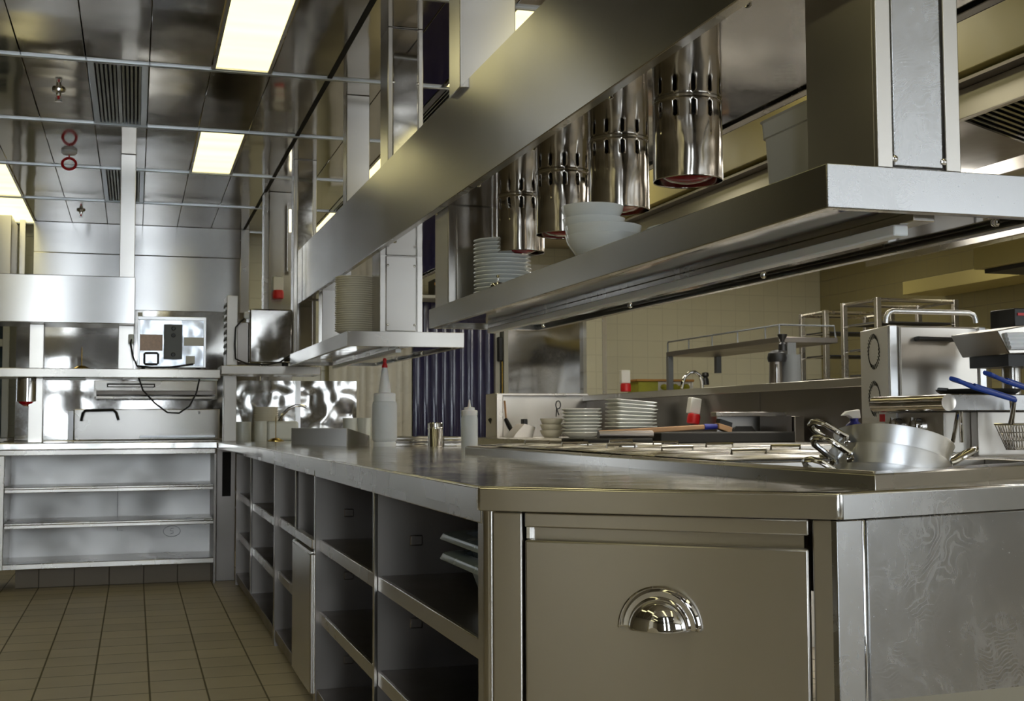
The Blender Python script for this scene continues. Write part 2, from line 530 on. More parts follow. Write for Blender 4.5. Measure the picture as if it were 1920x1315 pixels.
VPOS = {(-1, 0): 'slotted grey ceiling vent, nearer one over the aisle', (-1, 2): 'slotted grey ceiling vent, farther one beside the hanging post',
        (5, 0): 'dark slotted ceiling vent above the pass canopy', (5, 2): 'ceiling vent beyond the far hanging post', (-1, -2): 'ceiling vent above the camera'}
for k, j in sorted(vents):
    x0 = X0 + PX * k; y0 = Y0 + PY * j
    t = thing('ceiling_vent', VPOS[(k, j)], 'vent', (x0 + PX / 2, y0 + PY / 2, ZC))
    MB().box(x0 + .03, x0 + PX - .03, y0 + .02, y0 + PY - .02, ZC + .03, ZC + .04).build('backing', 'dark', t)
    f = MB().box(x0 + .003, x0 + .035, y0 + .018, y0 + PY - .018, ZC - .004, ZC + .03).box(x0 + PX - .035, x0 + PX - .003, y0 + .018, y0 + PY - .018, ZC - .004, ZC + .03)
    f.box(x0 + .035, x0 + PX - .035, y0 + .018, y0 + .04, ZC - .004, ZC + .03).box(x0 + .035, x0 + PX - .035, y0 + PY - .04, y0 + PY - .018, ZC - .004, ZC + .03)
    f.build('frame', 'rail', t, bevel=.002)
    s = MB()
    for i in range(11):
        xx = x0 + .048 + i * .0205
        w = .011 if i != 5 else .018
        s.extr([(xx - w / 2, y0 + .04, ZC - .004), (xx + w / 2, y0 + .04, ZC), (xx + w / 2 + .006, y0 + .04, ZC + .02), (xx - w / 2 + .006, y0 + .04, ZC + .02)], (0, PY - .08, 0))
    s.build('slats', 'rail', t)


def sprinkler(u, v, dark=False, label=''):
    p = at_z(u, v, ZC)
    t = thing('sprinkler_head', label, 'sprinkler', p)
    MB().lathe([(0, 0), (.035, 0), (.033, -.012), (.014, -.018), (.012, -.035), (0, -.035)], n=20).build('escutcheon', 'chrome', t, local=True)
    MB().lathe([(0, -.035), (.006, -.035), (.006, -.052), (0, -.052)], n=12).build('glass_bulb', 'red', t, local=True)
    MB().tube([(.010, 0, -.034), (.016, 0, -.048), (.004, 0, -.062)], .003, 6).tube([(-.010, 0, -.034), (-.016, 0, -.048), (-.004, 0, -.062)], .003, 6).lathe([(0, -.062), (.02, -.062), (.02, -.065), (0, -.065)], n=16).build('deflector', 'chrome', t, local=True)
    return t


sprinkler(110, 168, label='ceiling sprinkler with an orange red bulb, left of the nearer vent')
sprinkler(152, 394, label='tiny ceiling sprinkler far back near the hood')
p = at_z(130, 283, ZC)
t = thing('smoke_detector', 'white ceiling detector with a red ring hanging below it', 'detector', p)
MB().lathe([(0, 0), (.05, 0), (.05, -.014), (.036, -.026), (0, -.026)], n=28).build('body', 'plastic', t, local=True)
MB().tube(arc((0, 0, -.085), .042, 0, 2 * PI, 24, (1, 0, 0), (0, .35, .94))[:-1], .009, 8, closed=True).build('ring', 'red', t, local=True)
MB().cyl((0, 0, -.026), (0, 0, -.05), .004, 8).build('pin', 'red', t, local=True)

# ================================================================ MAIN WORKTOP AND CABINETS
ZT = .906; ZF = .861
P2 = Vector((1.091, 1.745, 0)); P1 = Vector((.598, 2.153, 0))
CH = (P2 - P1).normalized(); CHN = Vector((CH.y, -CH.x, 0))          # outward normal of the chamfer
ED = Vector((.446, .106, 0)).normalized(); EN = Vector((ED.y, -ED.x, 0))
P3 = P2 + ED * 1.0
BX0, BX1, BY1 = 1.19, 1.93, 4.47
bc = Vector((1.197, 1.805, 0)); bdir = Vector((.522, .267, 0)).normalized()
be = bc + bdir * ((BX1 - bc.x) / bdir.x)
outer = [Vector((BX0, BY1, 0)), bc, be, Vector((BX1, BY1, 0))]
inn = [Vector((BX0 + .035, BY1 - .035, 0)), Vector((BX0 + .042, 1.875, 0)), Vector((BX1 - .035, be.y + .035, 0)), Vector((BX1 - .035, BY1 - .035, 0))]
wt = thing('worktop', 'long L-corner stainless steel pass worktop with a chamfered near end', 'worktop', (1.3, 5, ZF))
pts = [(.515, 8.13), (.583, 5.9), (P1.x, P1.y), (P2.x, P2.y), (P3.x, P3.y), (P3.x, 4.95), (1.78, 4.95), (1.78, 9.33), (.515, 9.33)]


def slab_with_well(pts, hole, z0, z1):
    m = MB(); bm = m.bm
    eds = []
    for lp in (pts, hole):
        vs = [bm.verts.new((p[0], p[1], z1)) for p in lp]
        eds += [bm.edges.new((vs[i], vs[(i + 1) % len(vs)])) for i in range(len(vs))]
    bmesh.ops.triangle_fill(bm, use_beauty=True, use_dissolve=False, edges=eds)
    ex = bmesh.ops.extrude_face_region(bm, geom=list(bm.faces))
    bmesh.ops.translate(bm, vec=(0, 0, z0 - z1), verts=[g for g in ex['geom'] if isinstance(g, bmesh.types.BMVert)])
    return m


slab_with_well(pts, [(p.x, p.y) for p in inn], ZF, ZT).build('top', 'top', wt, bevel=.006, seg=3)
# fascia skins, each sheet in its own brushed piece
fa = MB()
fa.extr([P1 + CHN * .0015 + Vector((0, 0, ZF + .001)) + CH * .004, P2 + CHN * .0015 + Vector((0, 0, ZF + .001)) - CH * .004, P2 + CHN * .0015 + Vector((0, 0, ZT - .005)) - CH * .004, P1 + CHN * .0015 + Vector((0, 0, ZT - .005)) + CH * .004], -CHN * .003)
fa.build('chamfer_fascia', 'steel_soft', wt, bevel=.001, seg=1)
fa = MB()
fa.extr([P2 + EN * .0015 + Vector((0, 0, ZF + .001)) + ED * .006, P3 + EN * .0015 + Vector((0, 0, ZF + .001)), P3 + EN * .0015 + Vector((0, 0, ZT - .005)), P2 + EN * .0015 + Vector((0, 0, ZT - .005)) + ED * .006], -EN * .003)
fa.build('end_fascia', 'smear', wt)
S0 = Vector((.583, 5.9, 0)); SD = (S0 - P1).normalized(); SN = Vector((-SD.y, SD.x, 0))
if SN.x > 0: SN = -SN
fa = MB()
fa.extr([P1 + SN * .0015 + Vector((0, 0, ZF + .001)) + SD * .006, S0 + SN * .0015 + Vector((0, 0, ZF + .001)), S0 + SN * .0015 + Vector((0, 0, ZT - .005)), P1 + SN * .0015 + Vector((0, 0, ZT - .005)) + SD * .006], -SN * .003)
fa.build('side_fascia', 'steel', wt)

XF = .628; XBK = 1.20


def shelf(mb, x0, x1, y0, y1, z, th=.035):
    mb.box(x0, x1, y0, y1, z - th, z)
    return mb


def open_cabinet(label, y0, y1, divs, shelves, bottom=.075, xf=XF):
    """open fronted steel unit; divs: y of thin dividers; shelves: list per bay of z"""
    t = thing('cabinet', label, 'cabinet', (xf + .3, (y0 + y1) / 2, 0))
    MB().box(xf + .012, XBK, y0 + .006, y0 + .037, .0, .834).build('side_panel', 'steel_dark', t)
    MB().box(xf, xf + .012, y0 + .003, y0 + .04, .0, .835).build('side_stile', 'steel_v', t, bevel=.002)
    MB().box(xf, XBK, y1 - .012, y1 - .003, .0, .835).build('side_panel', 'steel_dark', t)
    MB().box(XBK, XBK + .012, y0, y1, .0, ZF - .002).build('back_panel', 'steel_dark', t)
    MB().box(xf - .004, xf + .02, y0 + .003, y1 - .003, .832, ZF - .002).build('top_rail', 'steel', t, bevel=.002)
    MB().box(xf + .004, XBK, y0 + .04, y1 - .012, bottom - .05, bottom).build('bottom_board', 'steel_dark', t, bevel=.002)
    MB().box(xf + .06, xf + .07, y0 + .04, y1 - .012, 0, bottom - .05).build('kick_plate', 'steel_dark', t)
    ed = [y0 + .04] + list(divs) + [y1 - .012]
    for d in divs:
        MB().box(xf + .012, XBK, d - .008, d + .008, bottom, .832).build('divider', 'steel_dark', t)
        MB().box(xf + .001, xf + .012, d - .009, d + .009, bottom, .832).build('divider_edge', 'steel_v', t, bevel=.002)
    for i, zs in enumerate(shelves):
        a = ed[i] + (.009 if i else 0); b = ed[i + 1] - (.009 if i < len(shelves) - 1 else 0)
        for z in zs:
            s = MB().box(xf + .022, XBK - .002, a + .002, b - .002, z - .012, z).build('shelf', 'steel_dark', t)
            MB().box(xf + .012, xf + .022, a + .002, b - .002, z - .04, z).build('shelf_lip', 'steel', s, bevel=.002)
        # punched shelf supports on the back of the bay
        for z in [.16 + .075 * q for q in range(8)]:
            if all(abs(z - s) > .05 for s in zs):
                MB().box(xf + .10, xf + .135, b - .012, b - .004, z, z + .028).build('shelf_support', 'steel_dark', t, bevel=.003)
    return t


c3 = open_cabinet('near open steel cabinet with blue grey bins, beside the chamfered door', 2.225, 4.45, [3.34], [[.350, .605], [.350, .605]])
c2 = open_cabinet('middle steel cabinet with a narrow plain door beside open shelves', 4.452, 5.79, [5.037], [[], [.345, .592]])
d = MB().box(XF - .012, XF + .012, 4.50, 5.025, .045, .548).build('door', 'steel_v', c2, bevel=.004)
MB().box(XF - .006, XF + .02, 4.50, 5.025, .566, .60).build('drawer_rail', 'steel', c2, bevel=.003)
MB().extr([(XF - .012, 4.5, .549), (XF + .03, 4.5, .556), (XF + .03, 4.5, .560), (XF - .008, 4.5, .556)], (0, .525, 0)).build('door_lip', 'steel', c2)
c1 = open_cabinet('far open steel cabinet with two rows of shelves, next to the corner', 5.792, 8.05, [7.05], [[.33, .578], [.33, .582]])
# inner corner filler
t = thing('corner_filler', 'narrow dark corner panel between the two runs of cabinets', 'panel', (.6, 8.3, 0))
MB().box(.52, .64, 8.27, 8.30, 0, ZF - .002).build('panel', 'steel_dark', t, bevel=.002)
MB().box(.555, .61, 8.262, 8.27, .55, .84).build('recess', 'dark', t)


def chp(s, z, off=0.0):
    p = P1 + CH * s - CHN * .018 + CHN * off
    return Vector((p.x, p.y, z))


def chbox(mb, s0, s1, z0, z1, o0, o1):
    return mb.extr([chp(s0, z0, o0), chp(s1, z0, o0), chp(s1, z1, o0), chp(s0, z1, o0)], CHN * (o1 - o0))


dc = thing('door_cabinet', 'chamfered steel end cabinet with one door and half-round cup handle', 'cabinet', tuple(chp(.32, 0)))
chbox(MB(), .020, .078, 0, ZF - .002, -.03, 0).build('stile', 'steel_soft', dc, bevel=.003)
chbox(MB(), .592, .640, 0, ZF - .002, -.03, 0).build('stile', 'steel_soft', dc, bevel=.003)
chbox(MB(), .083, .586, .833, ZF - .002, -.03, 0).build('top_rail', 'steel_soft', dc, bevel=.0025)
chbox(MB(), .085, .575, 0, .84, -.06, -.022).build('carcass', 'steel_soft', dc)
chbox(MB(), .083, .089, .812, .833, -.022, -.010).build('hinge', 'chrome', dc)
door = chbox(MB(), .084, .586, .08, .811, -.02, .002).build('door', 'steel_soft', dc, bevel=.004, seg=3)
hm = Matrix.Translation(chp(.333, .667, .002)) @ Matrix((CH.to_4d(), (0, 0, 1, 0), CHN.to_4d(), (0, 0, 0, 1))).transposed()
for i in range(3):
    pass
hm = Matrix(((CH.x, 0, CHN.x, 0), (CH.y, 0, CHN.y, 0), (0, 1, 0, 0), (0, 0, 0, 1)))
hm.translation = chp(.333, .667, .002)
prof = [(.0725, 0), (.0725, .007), (.0705, .009), (.0675, .007), (.064, .004), (.055, .004), (.053, .007), (.0515, .013), (.048, .021), (.042, .029), (.033, .036), (.022, .041), (.010, .0435), (0, .044)]
MB().lathe(prof, n=48, a0=0, a1=PI, mat=hm).build('cup_handle', 'chrome', door, solid=.002)
# round corner post of the open run
MB().tube([(XF + .008, 2.196, 0), (XF + .008, 2.196, ZF - .002)], .017, 16).build('corner_post', 'steel_v', dc)


def enp(s, z, off=0.0):
    p = P2 + ED * s - EN * .012 + EN * off
    return Vector((p.x, p.y, z))


ep = thing('end_cabinet', 'smeared steel end panel of the pass at the right edge', 'cabinet', tuple(enp(.6, 0)))
MB().extr([enp(.004, 0, -.03), enp(.062, 0, -.03), enp(.062, ZF - .002, -.03), enp(.004, ZF - .002, -.03)], EN * .03).build('stile', 'smear_v', ep, bevel=.002)
MB().extr([enp(.072, 0, -.03), enp(1.3, 0, -.03), enp(1.3, ZF - .002, -.03), enp(.072, ZF - .002, -.03)], EN * .03).build('panel', 'smear_d', ep, bevel=.003)
MB().extr([enp(.0632, 0, -.03), enp(.0708, 0, -.03), enp(.0708, ZF - .002, -.03), enp(.0632, ZF - .002, -.03)], EN * .029).build('bead', 'chrome', ep, bevel=.003)

# ---- wing worktop and cabinet (runs across the back of the aisle)
ww = thing('worktop', 'steel worktop of the short run across the end of the aisle', 'worktop', (-.7, 8.5, ZF))
MB().box(-2.6, .513, 8.13, 8.95, ZF + .006, ZT + .004).build('top', 'top', ww, bevel=.005)
MB().box(-2.6, .50, 8.150, 8.18, .834, ZF + .005).build('under_rail', 'steel', ww, bevel=.002)
wc = thing('shelf_cabinet', 'wide open steel cabinet with two shelves under the far worktop', 'cabinet', (-.13, 8.5, 0))
MB().box(-.795, -.762, 8.16, 8.75, .13, .832).build('side_panel', 'steel', wc, bevel=.003)
MB().box(.497, .510, 8.16, 8.75, .0, .832).build('side_panel', 'steel_dark', wc)
MB().box(-.762, .497, 8.60, 8.612, .13, .832).build('back_panel', 'steel_pale', wc)
for z in (.635, .415):
    MB().box(-.760, .495, 8.165, 8.598, z - .012, z).box(-.760, .495, 8.165, 8.177, z - .034, z - .012).build('shelf', 'steel', wc, bevel=.003)
MB().box(-.795, .510, 8.165, 8.60, .13, .165).build('bottom_board', 'steel', wc, bevel=.004)
MB().box(-.70, .50, 8.30, 8.33, 0, .13).build('plinth', 'plinth', wc)
w2 = thing('shelf_cabinet', 'edge of a second steel cabinet at the left margin', 'cabinet', (-1.6, 8.5, 0))
MB().box(-2.4, -.80, 8.17, 8.75, .13, .832).build('body', 'steel', w2, bevel=.003)
MB().box(-2.3, -.80, 8.30, 8.33, 0, .13).build('plinth', 'plinth', w2)

# pencil marks on the back panel: a bracket, two lines and a ringed numeral 5
mk = MB()


def pen(pts, r=.0016):
    mk.tube([Vector((x, 8.598, z)) for x, z in pts], r, 5)


pen([(-.10, .60), (-.10, .32), (-.065, .32)])
pen([(-.46, .575), (-.26, .59)])
pen([(-.05, .592), (.30, .585)])
pen([(.25 + .055 * math.cos(a), .305 + .036 * math.sin(a)) for a in [2 * PI * i / 20 for i in range(21)]])
pen([(.262, .325), (.243, .323), (.240, .308), (.258, .306), (.260, .292), (.242, .288)])
mk.build('pencil_marks', 'grey', wc)

# ================================================================ MAIN GANTRY
gz = lambda y: .0062 * (y - 2.0)
gs = lambda y: .0052 * (y - 1.75)
ga = thing('pass_gantry', 'long stainless steel pass gantry with overhead canopy and heated shelves', 'gantry', (1.3, 1.8, 1.37))
CX0, CX1, CY0, CY1, CZ0, CZ1 = 1.062, 1.545, 1.745, 8.20, 1.805, 2.172
cn = MB()
cn.box(CX0, CX0 + .004, CY0, CY1, CZ0, CZ1, gz)
cn.box(CX1 - .004, CX1, CY0, CY1, CZ0, CZ1, gz)
cn.box(CX0 + .004, CX1 - .004, CY0, CY0 + .004, CZ0, CZ1, gz).box(CX0 + .004, CX1 - .004, CY1 - .004, CY1, CZ0, CZ1, gz)
cn.build('canopy', 'canopy', ga, bevel=.0015, seg=1)
lp = MB()
lp.box(CX0 + .004, CX0 + .03, CY0 + .004, CY1 - .004, CZ0, CZ0 + .003, gz).box(CX1 - .03, CX1 - .004, CY0 + .004, CY1 - .004, CZ0, CZ0 + .003, gz)
lp.box(CX0 + .026, CX0 + .03, CY0 + .004, CY1 - .004, CZ0 + .003, CZ0 + .010, gz)
lp.build('canopy_lip', 'steel', ga, bevel=.001, seg=1)
MB().box(CX0 + .03, CX1 - .004, CY0 + .004, CY1 - .004, CZ0 + .008, CZ0 + .012, gz).build('canopy_underside', 'mirror', ga)
MB().box(CX0 + .004, CX1 - .004, CY0 + .004, CY1 - .004, CZ1 - .02, CZ1 - .016, gz).build('canopy_top', 'steel_dark', ga)
scr = [2.05, 2.75, 3.35, 3.95, 4.55, 5.35]
for y in scr:
    MB().lathe([(.009, 0), (.009, -.003), (.005, -.007), (0, -.008)], (CX0 + .04, y, CZ0 + .008 + gz(y)), 12).build('screw', 'chrome', ga)
SX0, SX1, SY0, SY1, SZ0, SZ1 = 1.078, 1.535, 1.745, 4.584, 1.370, 1.443


def hot_shelf(x0, x1, y0, y1, nm):
    s = MB()
    s.box(x0, x0 + .003, y0, y1, SZ0, SZ1, gs).box(x1 - .003, x1, y0, y1, SZ0, SZ1, gs)
    s.box(x0 + .003, x1 - .003, y1 - .003, y1, SZ0, SZ1, gs)
    s.box(x0 + .003, x1 - .003, y0 + .003, y1 - .003, SZ1 - .003, SZ1, gs)
    s.build(nm, 'canopy', ga, bevel=.0015)
    MB().box(x0, x1, y0 - .003, y0, SZ0, SZ1, gs).build(nm + '_end', 'smear' if y0 < 3 else 'steel', ga, bevel=.003, seg=3)
    l = MB()
    for a, b in ((x0 + .003, x0 + .022), (x1 - .022, x1 - .003)):
        l.box(a, b, y0 + .003, y1 - .003, SZ0, SZ0 + .003, gs)
    l.box(x0 + .022, x1 - .022, y0 + .001, y0 + .02, SZ0, SZ0 + .003, gs).box(x0 + .022, x1 - .022, y1 - .02, y1 - .003, SZ0, SZ0 + .003, gs)
    l.build(nm + '_lip', 'steel', ga, bevel=.001, seg=1)
    MB().box(x0 + .022, x1 - .022, y0 + .02, y1 - .02, SZ0 + .012, SZ0 + .015, gs).build(nm + '_underside', 'mirror', ga)
    xm = (x0 + x1) / 2
    MB().box(xm - .022, xm + .022, y0 + .06, y1 - .10, SZ0 - .004, SZ0 + .012, gs).build('light_channel', 'steel', ga, bevel=.002)
    MB().box(xm - .034, xm - .004, y0 + .10, y1 - .14, SZ0 - .024, SZ0 - .004, gs).build('strip_diffuser', 'plastic', ga, bevel=.003)
    for k in range(4):
        y = y0 + .12 + (y1 - y0 - .24) * k / 3
        for x in (x0 + .032, x1 - .032):
            MB().lathe([(.009, 0), (.009, -.003), (.005, -.007), (0, -.008)], (x, y, SZ0 + .012 + gs(y)), 12).build('screw', 'chrome', ga)


hot_shelf(SX0, SX1, SY0, SY1, 'shelf')
hot_shelf(.965, 1.541, 5.80, 8.05, 'far_shelf')


def post(par, x0, x1, y0, y1, z0, z1, mat='steel_v', panel=True, screws=(), pm=None, flange=.028):
    """box post whose front has a recessed cover plate"""
    if not panel:
        MB().box(x0, x1, y0, y1, z0, z1).build('post', mat, par, bevel=.003); return
    m = MB().box(x0, x1, y0 + .010, y1, z0, z1).box(x0, x0 + flange, y0, y0 + .010, z0, z1).box(x1 - flange, x1, y0, y0 + .010, z0, z1)
    po = m.build('post', mat, par, bevel=.002)
    MB().box(x0 + flange + .003, x1 - flange - .003, y0 + .003, y0 + .010, z0 + .004, z1 - .004).build('cover_plate', pm or mat, po, bevel=.003)
    for sx, sz in screws:
        MB().lathe([(.006, 0), (.006, .002), (.003, .004), (0, .004)], (0, 0, 0), 14, mat=Matrix.Translation((sx, y0 + .003, sz)) @ Matrix.Rotation(PI / 2, 4, 'X')).build('screw', 'chrome', po)


post(ga, 1.178, 1.342, 1.748, 1.97, SZ1, CZ0 + .01, 'steel_soft', True, [(1.212, 1.460), (1.309, 1.460)], 'smear', .030)
post(ga, 1.128, 1.340, 5.83, 6.03, SZ1 + gs(5.9), CZ0 + gz(5.9) + .01, 'steel_v', True, [(1.168, 1.50), (1.30, 1.50), (1.168, 1.79), (1.30, 1.79)], 'steel_soft')
post(ga, 1.10, 1.30, 4.36, 4.57, SZ1 + gs(4.4), CZ0 + gz(4.4) + .01, 'steel_v', True)
post(ga, 1.10, 1.28, 7.55, 7.70, SZ1 + gs(7.6), CZ0 + gz(7.6) + .01, 'steel_v', False)
# lower supports standing on the worktop (far end)
# hanger posts between canopy and ceiling
HZ = ZC - .001
post(ga, 1.188, 1.335, 1.75, 1.95, CZ1 + gz(1.8), HZ, 'steel_v')
post(ga, 1.045, 1.245, 3.98, 4.13, CZ1 + gz(4) - .02, HZ, 'steel_v', False)
post(ga, 1.065, 1.225, 5.32, 5.50, CZ1 + gz(5.4) - .02, HZ, 'steel_v', True, [(1.09, 2.55), (1.2, 2.55)], 'mirror', .020)
post(ga, 1.075, 1.20, 6.50, 6.62, CZ1 + gz(6.5) - .02, HZ, 'steel_v', False)
ph = thing('steel_post', 'tall slim steel post from far shelf corner up to the ceiling', 'post', (1.08, 8.28, 1.37))
post(ph, 1.005, 1.155, 8.21, 8.36, 1.385, HZ, 'steel_v', True, [], 'mirror', .022)
# the strip above: thin lit tube beside the far post
t = thing('wall_tube_light', 'thin upright lit tube between the far column and slim post', 'light', (1.05, 9.3, 2.25))
a = at_y(544.5, 393, 9.3); b = at_y(544.5, 435, 9.3)
MB().cyl(a, b, .010, 10).build('tube', 'pilot', t)
MB().box(a.x - .018, a.x + .018, 9.305, 9.34, b.z - .30, a.z + .06).build('batten', 'steel', t)

# ---- heat lamps
lampY = [2.756, 3.21, 3.692, 4.143]
LAB = ['steel heat lamp nearest the big post, first of the row of four', 'steel heat lamp above the upper white bowls, second nearest', 'steel heat lamp partly behind the white bowl stack', 'steel heat lamp at the far end, in front of the plate stack']


def heat_lamp():
    t = thing('heat_lamp', LAB[0], 'lamp', (1.31, lampY[0], CZ0 + .008 + gz(lampY[0])))
    H = .200; R = .0855
    bm = MB(); n = 96
    zs = [0, -.010, -.014, -.048, -.052, -.10, -.15, -H + .003, -H]
    rings = [[bm.bm.verts.new((R * math.cos(2 * PI * i / n), R * math.sin(2 * PI * i / n), z)) for i in range(n)] for z in zs]
    for q in range(len(zs) - 1):
        for i in range(n):
            k = i % 8
            if q == 2 and k in (3, 4):
                continue
            if q in (1, 3) and k in (3, 4):
                # rounded slot ends
                j = (i + 1) % n
                A, B = rings[q], rings[q + 1]
                if q == 1:
                    bm.bm.faces.new((A[i], A[j], B[i] if k == 3 else B[j]))
                else:
                    bm.bm.faces.new((A[i] if k == 3 else A[j], B[j], B[i]))
                continue
            bm.bm.faces.new((rings[q][i], rings[q][(i + 1) % n], rings[q + 1][(i + 1) % n], rings[q + 1][i]))
    bm.build('shade', 'lampsteel', t, local=True, solid=.0016)
    MB().lathe([(R + .002, 0), (R + .002, -.003), (R + .0009, -.003)], n=48).build('collar', 'chrome', t, local=True)
    MB().lathe([(0, -H - .004), (.022, -H - .002), (.045, -H + .003), (.064, -H + .012), (.073, -H + .026), (.074, -H + .04), (.066, -H + .056), (.045, -H + .075), (.024, -H + .085)], n=40).build('bulb', 'bulb', t, local=True)
    MB().lathe([(.025, -H + .08), (.025, -.03), (.05, -.002), (0, -.002)], n=24).build('bulb_holder', 'dark', t, local=True)
    return t


hl = heat_lamp()
for y, lb in zip(lampY[1:], LAB[1:]):
    dup(hl, (1.31, y, CZ0 + .008 + gz(y)), lb, 'heat lamps under the canopy')
hl['group'] = 'heat lamps under the canopy'

# ================================================================ WING GANTRY
wg = thing('wing_gantry', 'steel gantry over the far short worktop with deep canopy and shelf', 'gantry', (-.4, 8.4, ZT))
MB().box(-2.4, -.006, 8.22, 8.62, 1.668, 1.972).build('canopy', 'hood', wg, bevel=.004)
MB().box(-2.4, .535, 8.22, 8.62, 1.322, 1.380).build('shelf', 'steel', wg, bevel=.004)
MB().box(.537, 1.185, 8.19, 8.55, 1.348, 1.405).build('corner_shelf', 'steel', wg, bevel=.003)
for x0, x1, z0, z1 in ((-.648, -.561, ZT + .004, 1.322), (-.648, -.561, 1.38, 1.668), (-.107, -.010, 1.38, 1.668), (.566, .650, ZT, 1.348)):
    MB().box(x0, x1, 8.36, 8.46, z0, z1).build('post', 'steel_v', wg, bevel=.003)
MB().box(-.107, -.012, 8.36, 8.46, 1.972, HZ).build('hanger_post', 'steel_v', wg, bevel=.003)
MB().box(-.55, -.30, 8.25, 8.30, 1.306, 1.321).build('strip_light', 'plastic', wg, bevel=.003)
MB().box(.02, .52, 8.25, 8.29, 1.306, 1.321).build('strip_light', 'plastic', wg, bevel=.003)

# lamp under the wing shelf
p = at_y(52, 737, 8.4)
t = thing('heat_lamp', 'chrome heat lamp with bright red bulb under the far left shelf', 'lamp', (p.x, 8.4, 1.322))
MB().lathe([(.03, 0), (.066, -.004), (.066, -.150), (.062, -.150)], n=36).build('shade', 'chrome', t, local=True, solid=.002)
MB().lathe([(0, -.182), (.03, -.178), (.052, -.160), (.058, -.145), (.03, -.10), (.02, 0)], n=32).build('bulb', 'bulb_lit', t, local=True)

# ---- countertop appliance seen from behind
ap = thing('oven', 'boxy countertop oven seen from its galvanised back with white labels', 'oven', (.23, 8.36, 1.380))
X0a, X1a = .012, .442
MB().box(X0a, X1a, 8.26, 8.56, 1.392, 1.722).build('body', 'galv', ap, bevel=.008)
fr = MB().box(X0a, X1a, 8.250, 8.262, 1.700, 1.722).box(X0a, X0a + .016, 8.250, 8.262, 1.392, 1.700).box(X1a - .016, X1a, 8.250, 8.262, 1.392, 1.700).box(X0a + .016, X1a - .016, 8.250, 8.262, 1.392, 1.402)
fr.build('rear_frame', 'alu', ap, bevel=.002)
MB().box(.175, .292, 8.235, 8.262, 1.445, 1.672).build('rear_duct', 'grey', ap, bevel=.006)
for z in (1.475, 1.60, 1.645):
    MB().lathe([(.014, 0), (.010, .004), (0, .004)], n=14, mat=Matrix.Translation((.235, 8.235, z)) @ Matrix.Rotation(PI / 2, 4, 'X')).build('screw', 'black', ap)
MB().box(.020, .168, 8.255, 8.2605, 1.500, 1.605).build('warning_label', 'label_red', ap)
MB().box(.302, .430, 8.255, 8.2605, 1.535, 1.590).build('rating_label', 'label', ap)
MB().box(.315, .372, 8.255, 8.2605, 1.415, 1.468).build('small_label', 'label', ap)
MB().tube([(.062, 8.25, 1.412), (.135, 8.25, 1.412), (.141, 8.25, 1.418), (.141, 8.25, 1.478), (.135, 8.25, 1.484), (.062, 8.25, 1.484), (.056, 8.25, 1.478), (.056, 8.25, 1.418)], .007, 8, closed=True).build('inlet_frame', 'black', ap)
MB().box(.062, .135, 8.252, 8.2605, 1.418, 1.478).build('inlet_cover', 'galv', ap)
for x in (.05, .40):
    for y in (8.29, 8.53):
        MB().cyl((x, y, 1.380), (x, y, 1.393), .012, 12).build('foot', 'black', ap)
MB().tube([(-.02, 8.27, 1.60), (-.03, 8.25, 1.545), (-.015, 8.24, 1.46), (.01, 8.235, 1.40), (.10, 8.232, 1.389), (.22, 8.232, 1.392), (.345, 8.236, 1.412), (.36, 8.25, 1.415)], .006, 8).build('mains_cable', 'rubber', ap)
MB().box(-.045, -.012, 8.255, 8.295, 1.545, 1.605).build('plug', 'plastic', ap, bevel=.006)
MB().box(X0a + .0, X0a + .03, 8.27, 8.34, 1.722, 1.75).build('top_bracket', 'label', ap, bevel=.004)

# second appliance on the corner shelf
ap = thing('toaster', 'steel conveyor toaster on the corner shelf, vented side and glossy end', 'toaster', (.8, 8.4, 1.405))
MB().box(.575, .645, 8.26, 8.52, 1.41, 1.872).build('upright_panel', 'steel_soft', ap, bevel=.003)
for i in range(8):
    z = 1.49 + i * .045
    MB().extr([(.573, 8.28, z), (.573, 8.50, z), (.575, 8.50, z + .02), (.575, 8.28, z + .02)], (-.004, 0, 0)).build('louvre', 'grey', ap)
MB().box(.645, .72, 8.30, 8.50, 1.43, 1.70).build('inner_frame', 'steel_dark', ap, bevel=.004)
MB().box(.72, 1.0, 8.22, 8.50, 1.425, 1.785).build('housing', 'mirror', ap, bevel=.010, seg=3)
for x in (.60, .97):
    for y in (8.28, 8.47):
        MB().cyl((x, y, 1.405), (x, y, 1.43), .011, 12).build('foot', 'black', ap)
MB().tube([(.700, 8.25, 1.735), (.665, 8.23, 1.70), (.63, 8.22, 1.66), (.625, 8.215, 1.55), (.63, 8.21, 1.45), (.70, 8.20, 1.418), (.83, 8.195, 1.412), (.92, 8.20, 1.432), (.985, 8.205, 1.48)], .0055, 8).build('mains_cable', 'rubber', ap)
MB().box(.685, .72, 8.235, 8.275, 1.72, 1.765).build('plug', 'plastic', ap, bevel=.006)

# hanging loop of cable under the wing shelf
cb = MB()
cp0 = [at_y(u, v, 8.20) for u, v in ((260, 709), (268, 732), (290, 756), (314, 774), (336, 775), (355, 762), (368, 738), (374, 711))]
cb.tube(cp0, .0055, 8).build('power_cable', 'rubber')
tag(bpy.data.objects['power_cable'], 'black cable hanging in a loop below the far shelf', 'cable')


def spindle(loc, label, h=.145):
    t = thing('bill_spike', label, 'bill spike', loc)
    MB().lathe([(0, 0), (.055, 0), (.055, .004), (.040, .013), (.020, .022), (0, .024)], n=28).build('base', 'gold', t, local=True)
    MB().tube([(0, 0, .02), (0, 0, h * .9), (0, 0, h)], [.003, .003, .0006], 8).build('spike', 'gold', t, local=True)
    return t


p = at_y(153, 690, 8.35)
spindle((p.x, 8.35, 1.380), 'brass bill spike standing on the far shelf')
p = at_y(517, 826, 8.30)
spindle((p.x, 8.30, ZT), 'brass bill spike on the worktop corner by the white pots', .17)

